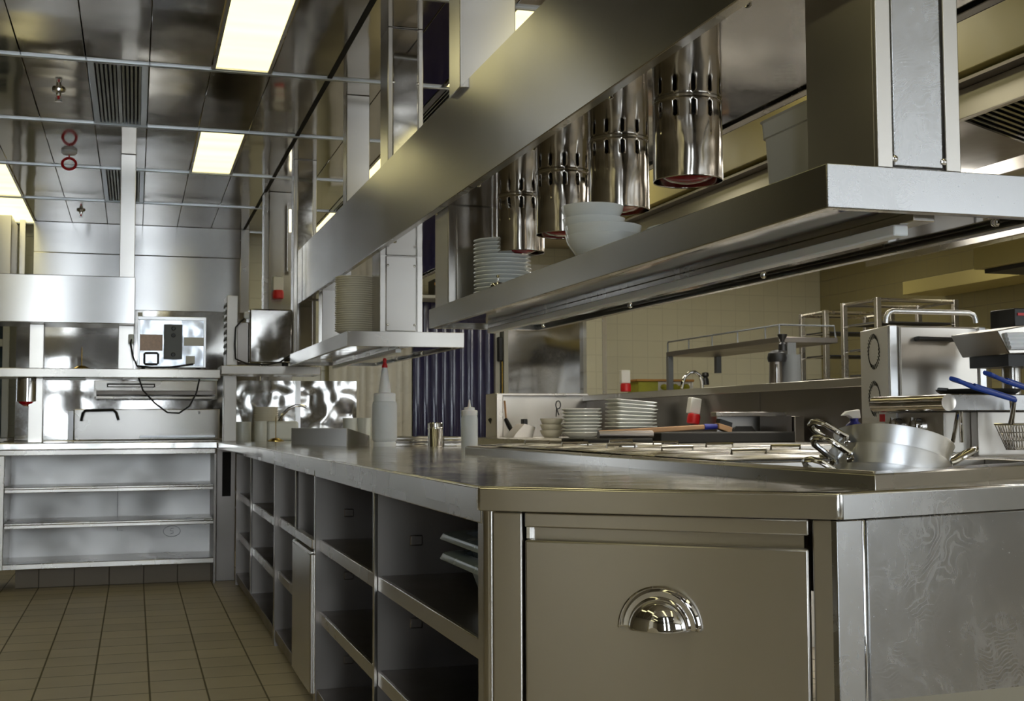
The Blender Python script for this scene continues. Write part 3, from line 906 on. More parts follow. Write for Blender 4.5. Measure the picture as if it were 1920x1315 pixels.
# ================================================================ FAR LEFT KITCHEN (behind the wing)
hd = thing('extraction_hood', 'big stainless extraction hood at the back of the kitchen', 'hood', (0, 11.5, 2.0))
xh0, xh1 = -.86, .905
MB().box(xh0, xh1, 11.34, 11.70, 2.53, 2.80).build('upper_casing', 'hood', hd, bevel=.004)
MB().box(xh0 - .0, xh1, 11.30, 11.70, 2.03, 2.525).build('skirt', 'hood', hd, bevel=.006)
MB().box(xh0, xh1, 11.29, 11.70, 2.00, 2.028).build('lower_lip', 'steel', hd, bevel=.004)
MB().box(xh1, xh1 + .08, 11.33, 11.70, 2.0, 2.80).build('side_cover', 'steel', hd, bevel=.004)
MB().box(-.12, -.02, 11.295, 11.30, 2.035, 2.52).build('joint_strip', 'steel', hd)
sp = thing('splashback', 'wavy polished steel splashback beneath the far hood', 'splashback', (0, 10.95, 0))
MB().box(-.95, 1.05, 10.95, 10.97, .9, 2.0).build('sheet', 'mirror', sp)
t = thing('cooking_block', 'far steel cooking block behind the short worktop', 'cooker', (0, 10.5, 0))
MB().box(-.96, 1.1, 10.15, 10.94, 0, .90).build('body', 'steel', t, bevel=.006)
bp = thing('braising_pan', 'wide steel braising pan with a bent bar handle behind the far worktop', 'pan', (.1, 10.4, .90))
MB().box(-.455, .66, 10.22, 10.70, .90, 1.145).build('lid', 'steel', bp, bevel=.006)
MB().box(-.50, -.456, 10.22, 10.70, .90, 1.135).build('side_cheek', 'alu', bp, bevel=.004)
hp = [at_y(u, v, 10.16) for u, v in ((152, 790), (155, 776), (160, 770), (212, 769), (218, 774), (222, 788))]
MB().tube(hp, .011, 8).build('bar_handle', 'black', bp)
for u in (154, 221):
    q = at_y(u, 784, 10.16); MB().cyl(q, q + Vector((0, .07, 0)), .012, 10).build('handle_bracket', 'chrome', bp)
q = at_y(373, 774, 10.20)
MB().cyl(q, q + Vector((0, .03, 0)), .012, 10).build('hook', 'chrome', bp)
MB().box(.04, .62, 10.12, 10.20, .918, .935).build('front_ledge', 'alu', bp)
sg = thing('salamander_grill', 'low wide salamander grill with slot, hung under the far hood', 'grill', (.15, 10.8, 1.25))
MB().box(-.32, .66, 10.60, 10.94, 1.30, 1.385).build('body', 'steel', sg, bevel=.004)
MB().box(-.22, .16, 10.590, 10.602, 1.330, 1.362).build('slot', 'dark', sg)
MB().box(-.21, .15, 10.585, 10.592, 1.336, 1.350).build('slot_bar', 'steel', sg)
MB().box(-.32, .66, 10.585, 10.60, 1.235, 1.255).build('lower_rail', 'steel', sg, bevel=.003)
MB().box(-.30, .66, 10.595, 10.61, 1.27, 1.30).build('middle_rail', 'steel_dark', sg)
for x in (-.32, .645):
    MB().box(x, x + .018, 10.585, 10.94, 1.235, 1.30).build('bracket', 'steel', sg)

# left margin: tall steel cold cabinet and framed dark glazing
cc = thing('cold_cabinet', 'tall steel cold cabinet at the left margin behind the gantry', 'cabinet', (-1.5, 10.9, 0))
MB().box(-1.6, -.98, 10.7, 11.3, 1.98, 2.74).build('upper_body', 'steel_soft', cc, bevel=.006)
MB().box(-1.6, -.98, 10.7, 11.3, 0, .92).build('lower_body', 'steel_soft', cc, bevel=.006)
MB().box(-1.6, -1.03, 10.72, 11.3, .92, 1.98).build('glass', 'glass_dark', cc)
q0 = -1.03
f = MB().box(-1.6, -.98, 10.68, 10.72, 1.84, 1.96).box(q0, -.98, 10.68, 10.72, .92, 1.84).box(-1.6, q0, 10.68, 10.72, 1.66, 1.72)
f.build('glazing_frame', 'frame_w', cc, bevel=.004)
MB().box(q0 - .14, q0 - .09, 10.66, 10.70, .92, 1.84).build('glazing_bar', 'steel', cc, bevel=.004)
MB().box(-.97, -.925, 11.30, 11.40, 0, 2.8).build('corner_post', 'steel', cc)

# column with the red socket
cl = thing('clad_column', 'steel clad column with a red industrial socket, left of the slim post', 'column', (1.05, 9.5, 0))
MB().box(.965, 1.145, 9.42, 9.62, 0, HZ).build('cladding', 'steel_v', cl, bevel=.004)
MB().box(.93, .960, 9.44, 9.60, 0, HZ).build('cover_strip', 'steel', cl)


def cee_socket(x, y, z, label, s=1.0, tilt=0.0):
    t = thing('industrial_socket', label, 'socket', (x, y, z))
    MB().box(-.038 * s, .038 * s, 0, .06 * s, -.03 * s, .075 * s).build('housing', 'label', t, local=True, bevel=.006)
    MB().lathe([(0, -.095 * s), (.036 * s, -.095 * s), (.042 * s, -.09 * s), (.042 * s, -.045 * s), (.036 * s, -.03 * s), (0, -.03 * s)], (0, .01 * s, 0), 24).build('red_cap', 'red', t, local=True)
    return t


q = at_y(522, 537, 9.36)
cee_socket(q.x, 9.36, q.z, 'red and cream industrial socket on the clad column')

# polished kinked splash behind the corner pots
gsx = thing('glossy_screen', 'crumpled glossy steel screen behind the white pots', 'screen', (1.0, 9.33, ZT))
MB().box(.70, 1.62, 9.30, 9.315, ZT, 1.345).build('sheet', 'wavy', gsx)
q = at_y(557, 760, 9.35)
MB().box(q.x - .018, q.x + .018, 9.285, 9.30, ZT, 1.345).build('edge_trim', 'alu', gsx)

# ================================================================ BACK WALL: DOORS AND CURTAINS
YW = 11.6


def strip_curtain(name, label, u0, u1, n, mat, ztop, zbot=.03, rail='steel'):
    a = at_y(u0, 700, YW).x; b = at_y(u1, 700, YW).x
    t = thing(name, label, 'strip curtain', ((a + b) / 2, YW, zbot))
    MB().box(a, b, YW - .02, YW + .04, ztop, ztop + .06).build('rail', rail, t, bevel=.004)
    w = (b - a) / n
    for i in range(n):
        x0 = a + i * w; x1 = a + (i + 1) * w + .02 * (i < n - 1)
        y = YW + (.012 if i % 2 else 0)
        pr = []
        K = 6
        for k in range(K + 1):
            f = k / K
            pr.append((x0 + (x1 - x0) * f, y - .012 * math.sin(PI * f)))
        back = [(p[0], p[1] + .004) for p in pr][::-1]
        MB().prism(pr + back, zbot, ztop).build('strip', mat, t)
    return t


strip_curtain('strip_curtain', 'pale grey ribbed strip curtain behind the white sauce bottle', 617, 772, 9, 'pvc_grey', 2.22)
strip_curtain('strip_curtain', 'dark violet blue strip curtain in the centre doorway', 774, 926, 9, 'pvc_blue', 2.22)
dx0 = at_y(926, 700, YW).x
d1 = MB()
for u0, u1 in ((926, 934), (942, 950)):
    d1.box(at_y(u0, 700, YW).x, at_y(u1, 700, YW).x, YW - .06, YW + .1, 0, 2.6)
d1.box(at_y(926, 700, YW).x, at_y(1100, 700, YW).x, YW - .06, YW + .1, 2.30, 2.6)
dfr = struct(d1.build('door_1', 'frame_w'))
MB().box(at_y(951, 700, YW).x, at_y(1096, 700, YW).x, YW - .02, YW + .02, 0, 2.30).build('leaf', 'mirror', dfr)
q = at_y(938, 655, YW - .1)
MB().box(q.x - .025, q.x + .025, YW - .12, YW - .06, q.z - .12, q.z + .12).build('lock_case', 'black', dfr, bevel=.01)
MB().cyl((q.x + .02, YW - .1, q.z - .12), (q.x + .02, YW - .1, .3), .008, 8).build('bolt_rod', 'gold', dfr)
pa, pb = at_y(1099, 700, YW - .1).x, at_y(1128, 700, YW - .1).x
struct(MB().box(pa, pb, YW - .12, YB, 0, HZ).build('wall_pier', 'tile_b'))
struct(MB().box(pb, pb + .045, YW - .13, YB, 0, HZ).build('trim_1', 'steel'))
# small high shelf with boxes above the blue curtain
z0 = at_y(830, 556, 11.3).z
t = thing('wall_shelf', 'high narrow shelf above the blue curtain', 'shelf', (2.9, 11.5, z0 - .03))
xa, xb = at_y(785, 556, 11.3).x, at_y(935, 556, 11.3).x
MB().box(xa, xb, 11.20, 11.58, z0 - .03, z0).build('board', 'frame_w', t, bevel=.003)
q = at_y(848, 556, 11.3).x
tag(MB().box(q, q + .19, 11.25, 11.5, z0, z0 + .24).build('white_box', 'label', bevel=.004), 'white box on the high shelf above the blue curtain', 'box')
q = at_y(812, 556, 11.3).x
t = thing('fruit_crate', 'dark brown crate with an orange strip on the high shelf', 'crate', (q + .08, 11.35, z0))
MB().box(q, q + .16, 11.25, 11.5, z0, z0 + .16).build('crate', 'iron', t, bevel=.003)
MB().box(q, q + .16, 11.24, 11.25, z0 + .10, z0 + .125).build('strip', 'orange', t)

# ================================================================ THINGS ON THE PASS WORKTOP
def lathe_thing(name, label, cat, loc, prof, mat, part='body', n=36, group=None):
    o = MB().lathe(prof, n=n).build(name, mat, local=True)
    o.location = loc
    return tag(o, label, cat, group)


# pour bottle
JX, JY = 1.186, 6.0
t = thing('sauce_bottle', 'tall white pour bottle with tapered spout and red tip on the pass', 'bottle', (JX, JY, ZT))
MB().lathe([(0, 0), (.054, 0), (.056, .004), (.056, .024), (.052, .026)], n=32).build('base_cap', 'plastic', t, local=True)
MB().lathe([(.052, .026), (.060, .034), (.062, .045), (.062, .205), (.058, .222), (.052, .226), (.052, .232)], n=40).build('jar', 'clear', t, local=True)
MB().lathe([(.050, .03), (.050, .21), (0, .21)], n=32).build('contents', 'plastic', t, local=True)
MB().lathe([(.053, .222), (.054, .228), (.054, .262), (.050, .266), (.030, .268)], n=36).build('collar', 'plastic', t, local=True)
MB().lathe([(.030, .266), (.030, .28), (.0145, .385), (.0125, .395)], n=28).build('spout', 'plastic', t, local=True)
MB().lathe([(.0135, .392), (.0145, .398), (.011, .412), (.008, .416), (.0085, .424), (.010, .432), (.006, .440), (0, .441)], n=20).build('tip', 'red', t, local=True)

# squeeze bottle
t = thing('squeeze_bottle', 'small translucent squeeze bottle with white nozzle, left of the well rim', 'bottle', (1.465, 5.42, ZT))
MB().lathe([(0, 0), (.036, 0), (.038, .004), (.038, .135), (.035, .150), (.034, .156)], n=32).build('body', 'clear', t, local=True)
MB().lathe([(.030, .004), (.030, .085), (0, .085)], n=24).build('contents', 'plastic', t, local=True)
MB().lathe([(.036, .150), (.037, .153), (.037, .172), (.030, .175), (.024, .176), (.024, .186), (.008, .189), (.006, .200), (.0032, .222), (0, .222)], n=28).build('nozzle_cap', 'plastic', t, local=True)

# shaker
lathe_thing('dredger', 'polished steel shaker pot between the two bottles', 'shaker', (1.415, 5.88, ZT), [(0, 0), (.036, 0), (.037, .002), (.037, .085), (.039, .088), (.039, .092), (.037, .095), (.038, .115), (.036, .118), (.033, .116), (.033, .02), (0, .02)], 'chrome')

# wedge shaped open tray
t = thing('cutlery_tray', 'low steel open tray with sloping end, left of the sauce bottle', 'tray', (1.03, 6.5, ZT))
a = Vector((.864, 7.10, ZT)); b = Vector((1.016, 6.10, ZT)); c = Vector((1.135, 6.14, ZT)); dd = Vector((1.02, 7.12, ZT))
up = Vector((0, 0, .092)); lo = Vector((0, 0, .055))


def sheet(mb, p, q, h0, h1, th=.003):
    n = (q - p).cross(Vector((0, 0, 1))).normalized() * th
    mb.extr([p, q, q + h1, p + h0], n)


m = MB(); sheet(m, a, b, up, up); m.build('side', 'steel_soft', t, bevel=.0008, seg=1)
m = MB(); sheet(m, b, c, up, lo); sheet(m, c, dd, lo, lo); sheet(m, dd, a, lo, up); m.build('end', 'steel', t, bevel=.0008, seg=1)
MB().poly([a + Vector((0, 0, .004)), b + Vector((0, 0, .004)), c + Vector((0, 0, .004)), dd + Vector((0, 0, .004))]).build('bottom', 'steel', t)

# cups behind the tray
for (u, lb) in ((656, 'left white cup behind the steel tray'), (683, 'right white cup behind the steel tray')):
    q = at_y(u, 800, 7.35)
    lathe_thing('cup', lb, 'cup', (q.x, 7.35, ZT), [(0, 0), (.034, 0), (.036, .004), (.043, .145), (.045, .15), (.042, .15), (.034, .01), (0, .01)], 'greyware', group='cups behind the tray')

# white pots in the corner
def pot(u, w, vtop, y, label, kind='greyware'):
    q = at_y(u, vtop, y); r = w / F * (q - EYE).length / 2
    h = q.z - ZT
    return lathe_thing('ramekin', label, 'pot', (q.x, y, ZT), [(0, 0), (r * .96, 0), (r, .006), (r, h - .004), (r * .98, h), (r * .93, h), (r * .92, .01), (0, .01)], kind)


pot(455, 31, 791, 8.62, 'white straight sided pot nearest the gantry leg')
pot(489, 22, 790, 8.42, 'narrow white pot, second from the gantry leg')
q = at_y(528, 790, 8.5)
t = tag(MB().box(q.x - .10, q.x + .115, 8.48, 8.62, ZT, q.z).build('white_tub', 'greyware', bevel=.02, seg=3), 'white rectangular tub beside the brass bill spike', 'tub')
# tower of stacked ramekins
q = at_y(499, 800, 8.95)
r = 23 / F * 9.0
t = thing('steel_trivet', 'low white block carrying the tower of small bowls', 'block', (q.x, 8.95, ZT))
MB().lathe([(0, 0), (r * .8, 0), (r * .8, .10), (0, .10)], n=28).build('drum', 'greyware', t, local=True)
rk = MB().lathe([(0, 0), (r * .82, 0), (r * .9, .006), (r, .022), (r * .97, .022), (r * .8, .008), (0, .008)], n=32).build('small_bowl', 'cream', local=True)
rk.location = (q.x, 8.95, ZT + .10)
tag(rk, 'small cream bowl in the tower by the corner, all stacked alike', 'bowl', 'tower of small bowls')
for i in range(1, 8):
    k = rk.copy(); COL.objects.link(k); k.location = (q.x + random.uniform(-.002, .002), 8.95, ZT + .10 + i * .0165)
# tap
t = thing('tap', 'curved chrome spout rising behind the white tub', 'tap', (at_y(522, 800, 8.75).x, 8.75, ZT))
pt = [at_y(u, v, 8.75) for u, v in ((520, 812), (523, 792), (530, 778), (541, 767), (554, 761), (566, 761), (575, 764))]
pt = [Vector((pt[0].x, 8.75, ZT))] + pt
MB().tube(pt, [.016, .014, .012, .011, .011, .010, .010, .010], 10).build('spout', 'chrome', t)

# small steel trays behind the shaker
def flat_tray(x0, x1, y0, y1, label, n=2):
    t = thing('steel_tray', label, 'tray', ((x0 + x1) / 2, (y0 + y1) / 2, ZT))
    m = MB().box(x0, x1, y0, y1, ZT, ZT + .018); m.build('pan', 'steel', t, bevel=.004)
    MB().box(x0 - .008, x1 + .008, y0 - .008, y1 + .008, ZT + .026, ZT + .032).build('rim', 'chrome', t, bevel=.002)
    MB().box(x0, x1, y0, y1, ZT + .018, ZT + .026).build('wall', 'steel_dark', t)
    MB().box(x0 + .0, x1, y0, y1, ZT + .032, ZT + .046).build('cover', 'gold' if False else 'steel_soft', t, bevel=.004)


flat_tray(1.24, 1.42, 6.05, 6.55, 'flat lidded steel tray between sauce bottle and shaker')
flat_tray(1.475, 1.60, 5.95, 6.55, 'flat lidded steel tray right of the shaker')

# ---- blue grey bins in the near cabinet
def bin_(z, label, y=2.30):
    t = thing('storage_bin', label, 'bin', (.915, y + .27, z))
    x0, x1, y0, y1 = -.20, .20, -.24, .26
    R = .06
    def rr(x0, x1, y0, y1, r, z):
        pts = []
        for cx, cy, a in ((x1 - r, y1 - r, 0), (x0 + r, y1 - r, PI / 2), (x0 + r, y0 + r, PI), (x1 - r, y0 + r, 1.5 * PI)):
            for k in range(6):
                pts.append(Vector((cx + r * math.cos(a + PI / 2 * k / 5), cy + r * math.sin(a + PI / 2 * k / 5), z)))
        return pts
    m = MB()
    loops = [rr(x0 + .09, x1 - .09, y0 + .09, y1 - .09, .03, 0), rr(x0 + .05, x1 - .05, y0 + .05, y1 - .05, .05, .025), rr(x0 + .02, x1 - .02, y0 + .02, y1 - .02, R, .112), rr(x0, x1, y0, y1, R, .114), rr(x0 - .022, x1 + .022, y0 - .022, y1 + .022, R, .110), rr(x0 - .028, x1 + .028, y0 - .028, y1 + .028, R, .098)]
    vs = [[m.bm.verts.new(p) for p in lp] for lp in loops]
    m.bm.faces.new(vs[0][::-1])
    for A, B in zip(vs, vs[1:]):
        n = len(A)
        for i in range(n):
            m.bm.faces.new((A[i], A[(i + 1) % n], B[(i + 1) % n], B[i]))
    m.build('tub', 'bluegrey', t, local=True, solid=.003)
    return t


bin_(.606, 'lower blue grey plastic bin on the near cabinet shelf')
bin_(.652, 'upper blue grey plastic bin nested in the one below')

# ================================================================ BAIN-MARIE
bm_ = thing('bain_marie', 'long stainless bain-marie well with raised rim sunk in the worktop', 'bain-marie', (1.6, 3.1, ZT))
m = MB()
lv = []
for lp_, z in ((outer, ZT), (outer, ZT + .024), ([o + (i - o) * .25 for o, i in zip(outer, inn)], ZT + .030), (inn, ZT + .026), (inn, ZT - .10), (inn, .70)):
    lv.append([m.bm.verts.new((p.x, p.y, z)) for p in lp_])
for A, B in zip(lv, lv[1:]):
    for i in range(4):
        m.bm.faces.new((A[i], A[(i + 1) % 4], B[(i + 1) % 4], B[i]))
m.build('rim', 'steel', bm_, bevel=.002)
MB().prism([(p.x, p.y) for p in inn], .70, .706).build('well_floor', 'steel_dark', bm_)
for i in range(1, 6):
    yy = 2.42 + (BY1 - .05 - 2.42) / 5 * (i - 1)
    MB().box(BX0 + .04, BX1 - .036, yy - .008, yy + .008, ZT - .02, ZT + .026).build('cross_bar', 'steel', bm_, bevel=.002)
xm = (BX0 + BX1) / 2
RN = [ 'first', 'second', 'third', 'fourth', 'fifth']
lids = []
y = 2.42; rows = 5; pit = (BY1 - .05 - y) / rows
k = 0
for i in range(rows):
    for c in range(2):
        x0 = BX0 + .045 + c * .326; x1 = x0 + .318
        ya = y + i * pit + .006; yb = y + (i + 1) * pit - .006
        lab = 'steel pan lid on the bain-marie, %s row from the near end, %s column' % (RN[i], 'aisle side' if c == 0 else 'cooking side')
        t = thing('pan_lid', lab, 'pan lid', ((x0 + x1) / 2, (ya + yb) / 2, ZT + .030), 'bain-marie pan lids')
        zt = .0; dx = (x1 - x0) / 2; dy = (yb - ya) / 2
        mm = MB()
        lps = []
        for e, z in ((0, 0), (0, .004), (.018, .006), (.030, .002), (.034, .002), (.05, .008)):
            lps.append([mm.bm.verts.new((sx * (dx - e), sy * (dy - e), z)) for sx, sy in ((-1, -1), (1, -1), (1, 1), (-1, 1))])
        mm.bm.faces.new(lps[0][::-1]); mm.bm.faces.new(lps[-1])
        for A, B in zip(lps, lps[1:]):
            for q in range(4):
                mm.bm.faces.new((A[q], A[(q + 1) % 4], B[(q + 1) % 4], B[q]))
        mm.build('plate', 'steel', t, local=True, bevel=.002, seg=1)
        hx = -dx + .06
        MB().tube([(-.045, 0, .006), (-.045, 0, .018), (.045, 0, .018), (.045, 0, .006)], .004, 8).build('grip', 'chrome', t, local=True)
        MB().box(dx - .075, dx - .02, -dy - .004, -dy + .02, .004, .010).build('notch_tab', 'chrome', t, local=True, bevel=.001)
        t.rotation_euler = (random.uniform(-.005, .012), random.uniform(-.010, .006), random.uniform(-.012, .012))
        lids.append(t)
# ---- aluminium pans, tilted in a stack
def saute_pan(loc, label, R=.112, H=.060):
    t = thing('saute_pan', label, 'pan', loc, 'stacked aluminium pans')
    MB().lathe([(0, 0), (R * .80, 0), (R * .88, .006), (R, H - .002), (R + .001, H), (R - .003, H), (R * .86, .009), (R * .80, .004), (0, .004)], n=72).build('pan_body', 'alu', t, local=True)
    for s in (-1, 1):
        pts = [(R * .97, -.027), (R + .006, -.027), (R + .044, -.025), (R + .056, -.013), (R + .059, 0), (R + .056, .013), (R + .044, .025), (R + .006, .027), (R * .97, .027)]
        MB().tube([(s * x, y, H * .62 + max(0, x - R) * (.80 if s > 0 else .35)) for x, y in pts], .0058, 10).build('loop_handle', 'chrome', t, local=True)
        for yy in (-.027, .027):
            MB().lathe([(0, .004), (.0085, .003), (.0095, 0)], n=14, mat=Matrix.Translation((s * R * .955, yy, H * .45)) @ Matrix.Rotation(s * PI / 2, 4, 'Y')).build('handle_rivet', 'chrome', t, local=True)
    return t


RT = Matrix.Rotation(.262, 3, 'Y') @ Matrix.Rotation(-.19, 3, 'X')
UPV = RT @ Vector((0, 0, 1))
rim = Vector((1.405, 2.055, .981))
for i, lb in enumerate(('uppermost aluminium pan of the tilted stack', 'middle aluminium pan of the tilted stack of three', 'lowest aluminium pan of the tilted stack, mostly sunk in the well')):
    tt = saute_pan(rim - UPV * (.060 + .036 * i) + Vector((-.006 * i, 0, 0)), lb)
    tt.rotation_euler = (Matrix.Rotation(-.04 * (i == 2), 3, 'Y') @ RT @ Matrix.Rotation((-.12, .06, .02)[i], 3, 'Z')).to_euler()

# ================================================================ ON THE GANTRY SHELVES
def plate_stack(c, r, n, pitch, mat, label, group, hgt=.022, lean=0.0):
    prof = [(0, 0), (r * .55, 0), (r * .60, .003), (r * .74, .007), (r * .985, hgt - .003), (r, hgt - .001), (r * .995, hgt + .001), (r * .97, hgt + .001), (r * .72, .011), (r * .58, .007), (0, .006)]
    first = MB().lathe(prof, n=48).build('plate', mat, local=True)
    first.location = c
    tag(first, label, 'plate', group)
    for i in range(1, n):
        k = first.copy(); COL.objects.link(k)
        k.location = (c[0] + lean * math.sin(i * .35) + random.uniform(-.002, .002), c[1] + random.uniform(-.002, .002), c[2] + i * pitch)
    return first


q = at_y(666, 600, 6.12)
plate_stack((q.x, 6.12, SZ1 + gs(6.12) + .001), 38 / F * (q - EYE).length, 25, .0112, 'cream', 'ivory plate in the tall stack on the far gantry shelf', 'tall stack of ivory plates')
q = at_y(914, 500, 4.36)
plate_stack((at_x(0, 0, 1).x * 0 + 1.265, 4.22, SZ1 + gs(4.22) + .001), .105, 15, .0145, 'white', 'white plate in the stack beneath the farthest heat lamp', 'white plates by the far lamp', .018)
# bowls on the shelf
bw = [(0, 0), (.045, 0), (.048, .004), (.075, .025), (.100, .062), (.104, .080), (.101, .081), (.072, .030), (.045, .008), (0, .007)]


def bowl(loc, s, label, grp='white bowls on the gantry shelf', rz=(0, 0, 0)):
    o = MB().lathe([(r * s, z * s) for r, z in bw], n=56).build('bowl', 'white', local=True)
    o.location = loc; o.rotation_euler = rz
    return tag(o, label, 'bowl', grp)


BY = 3.12; BX = 1.235
zs = SZ1 + gs(BY) + .001
bowl((BX - .010, BY, zs), 1.0, 'wide white bowl at the bottom of the gantry stack', rz=(0, .0, 0))
bowl((BX - .010, BY, zs + .024), 1.02, 'wide white bowl second from the bottom of the gantry stack')
bowl((BX - .018, BY + .05, zs + .068), .84, 'smaller white bowl second from the top of the gantry stack')
bowl((BX - .022, BY + .05, zs + .102), .84, 'smaller white bowl on top of the gantry stack')
bowl((1.40, 2.95, zs), 1.05, 'white bowl alone on the shelf, right of the stack')
# chrome creamer
q = at_y(929, 530, 3.98)
t = thing('chrome_pot', 'little round chrome pot with a knob in front of the white plates', 'pot', (q.x, 3.95, SZ1 + gs(3.95)))
MB().lathe([(0, 0), (.018, 0), (.027, .010), (.030, .022), (.024, .038), (.006, .046), (0, .046)], n=28).build('body', 'chrome', t, local=True)
MB().lathe([(0, .045), (.003, .045), (.003, .056), (.006, .06), (.004, .066), (0, .067)], n=14).build('knob', 'chrome', t, local=True)
# opal container by the near post
t = thing('food_container', 'large opal white food container on the shelf behind the big post', 'container', (1.40, 2.25, SZ1 + gs(2.2)))


def rrect(x0, x1, y0, y1, r, z):
    pts = []
    for cx, cy, a in ((x1 - r, y1 - r, 0), (x0 + r, y1 - r, PI / 2), (x0 + r, y0 + r, PI), (x1 - r, y0 + r, 1.5 * PI)):
        for k in range(6):
            pts.append(Vector((cx + r * math.cos(a + PI / 2 * k / 5), cy + r * math.sin(a + PI / 2 * k / 5), z)))
    return pts


m = MB()
zb = SZ1 + gs(2.2)
X0c, X1c, Y0c, Y1c = 1.268, 1.52, 2.09, 2.315
lps = [rrect(X0c + .012, X1c - .012, Y0c + .012, Y1c - .012, .02, zb), rrect(X0c + .002, X1c - .002, Y0c + .002, Y1c - .002, .03, zb + .172), rrect(X0c - .002, X1c + .002, Y0c - .002, Y1c + .002, .032, zb + .174), rrect(X0c - .004, X1c + .004, Y0c - .004, Y1c + .004, .034, zb + .206), rrect(X0c - .008, X1c + .008, Y0c - .008, Y1c + .008, .036, zb + .210), rrect(X0c + .008, X1c - .008, Y0c + .008, Y1c - .008, .03, zb + .211), rrect(X0c + .03, X1c - .03, Y0c + .03, Y1c - .03, .02, zb + .01)]
vs = [[m.bm.verts.new(p) for p in lp_] for lp_ in lps]
m.bm.faces.new(vs[0][::-1]); m.bm.faces.new(vs[-1])
for A, B in zip(vs, vs[1:]):
    for i in range(len(A)):
        m.bm.faces.new((A[i], A[(i + 1) % len(A)], B[(i + 1) % len(A)], B[i]))
m.build('tub', 'polycarb', t)
# small red cap on the far shelf
q = at_y(788, 628, 6.1)
lathe_thing('bottle_cap', 'small red cap lying at the right end of the far shelf', 'cap', (q.x, 6.1, SZ1 + gs(6.1)), [(0, 0), (.022, 0), (.022, .014), (.018, .018), (0, .018)], 'red', n=20)

# ================================================================ COOKING LINE ON THE RIGHT
# rear cooking counter along the depth with a riser behind it
RX = 3.375; ZK = .915
cr = thing('cooking_counter', 'low steel cooking counter with splash riser beyond the pass', 'counter', (2.9, 7.0, 0))
MB().box(2.40, RX, 4.95, 8.98, 0, ZK).build('body', 'steel', cr, bevel=.004)
MB().box(2.62, RX, 8.98, 9.01, ZK, 1.230).build('splash_back', 'steel_v', cr, bevel=.003)
MB().box(2.61, RX, 8.94, 9.012, 1.230, 1.248).build('splash_cap', 'steel', cr, bevel=.003)
MB().box(2.565, 2.615, 8.72, 9.012, ZK - .02, 1.242).build('end_cheek', 'steel', cr, bevel=.004)
MB().box(RX, RX + .03, 4.75, 9.0, .5, 1.190).build('riser', 'steel_dark', cr, bevel=.002)
MB().box(RX - .03, RX + .40, 4.75, 9.01, 1.190, 1.233).build('riser_ledge', 'steel_soft', cr, bevel=.003)
for y in (6.2, 7.1, 7.95):
    MB().box(RX - .003, RX, y, y + .010, .95, 1.185).build('riser_seam', 'steel_dark', cr)


def on_k(u, y, z=ZK):
    q = at_y(u, 800, y); return (q.x, y, z)


def knife(u0, v0, u1, v1, label):
    a = at_y(u0, v0, 8.90); b = at_y(u1, v1, 8.84)
    t = thing('knife', label, 'knife', b)
    MB().tube([a, a + (b - a) * .5, b], [.015, .019, .016], 8).build('handle', 'black', t)
    dr = (b - a).normalized()
    MB().tube([b, b + dr * .035], [.011, .008], 8).build('bolster', 'chrome', t)


knife(918, 786, 934, 808, 'black knife handle leaning at the left end of the splashback')
knife(948, 786, 960, 810, 'black knife handle leaning right of another by the splashback')
t = thing('spoon', 'thin pale wooden spoon handle leaning on the steel splashback', 'spoon', at_y(949, 787, 8.92))
MB().tube([at_y(946, 752, 8.95), at_y(949, 787, 8.92)], .008, 8).build('stick', 'wood', t)
yb_ = 8.45
x = at_y(986, 800, yb_).x
t = thing('seasoning_box', 'sloping steel box with a black scoop handle on the cooking counter', 'box', (x, yb_, ZK))
MB().extr([(x - .10, yb_, ZK), (x + .05, yb_, ZK), (x + .075, yb_, ZK + .075), (x - .01, yb_, ZK + .10), (x - .07, yb_, ZK + .04)], (0, .2, 0)).build('box', 'steel_soft', t, bevel=.003)
MB().box(x + .005, x + .04, yb_ + .08, yb_ + .14, ZK + .085, ZK + .135).build('scoop_handle', 'black', t, bevel=.004)
x, y_, z_ = on_k(1034, 8.35)
first = None
for i in range(3):
    o = MB().lathe([(0, 0), (.052, 0), (.070, .016), (.083, .045), (.084, .052), (.080, .052), (.065, .018), (0, .008)], n=32).build('cream_bowl', 'cream', local=True) if first is None else first.copy()
    if first is None:
        first = o; tag(o, 'small cream bowl in the pile of three left of the white dishes', 'bowl', 'cream bowls on the cooking counter')
    else:
        COL.objects.link(o)
    o.location = (x, y_, ZK + .001 + i * .042)
t = thing('ladle', 'black wire loop handle of a ladle resting in the cream bowls', 'ladle', (x + .05, y_, ZK + .13))
MB().tube([(x + .035, y_, ZK + .15)] + arc((x + .052, y_, ZK + .235), .018, -PI * .7, PI * 1.2, 14, (1, 0, 0), (0, 0, 1.6)) + [(x + .058, y_, ZK + .16)], .0042, 6).build('loop', 'black', t)


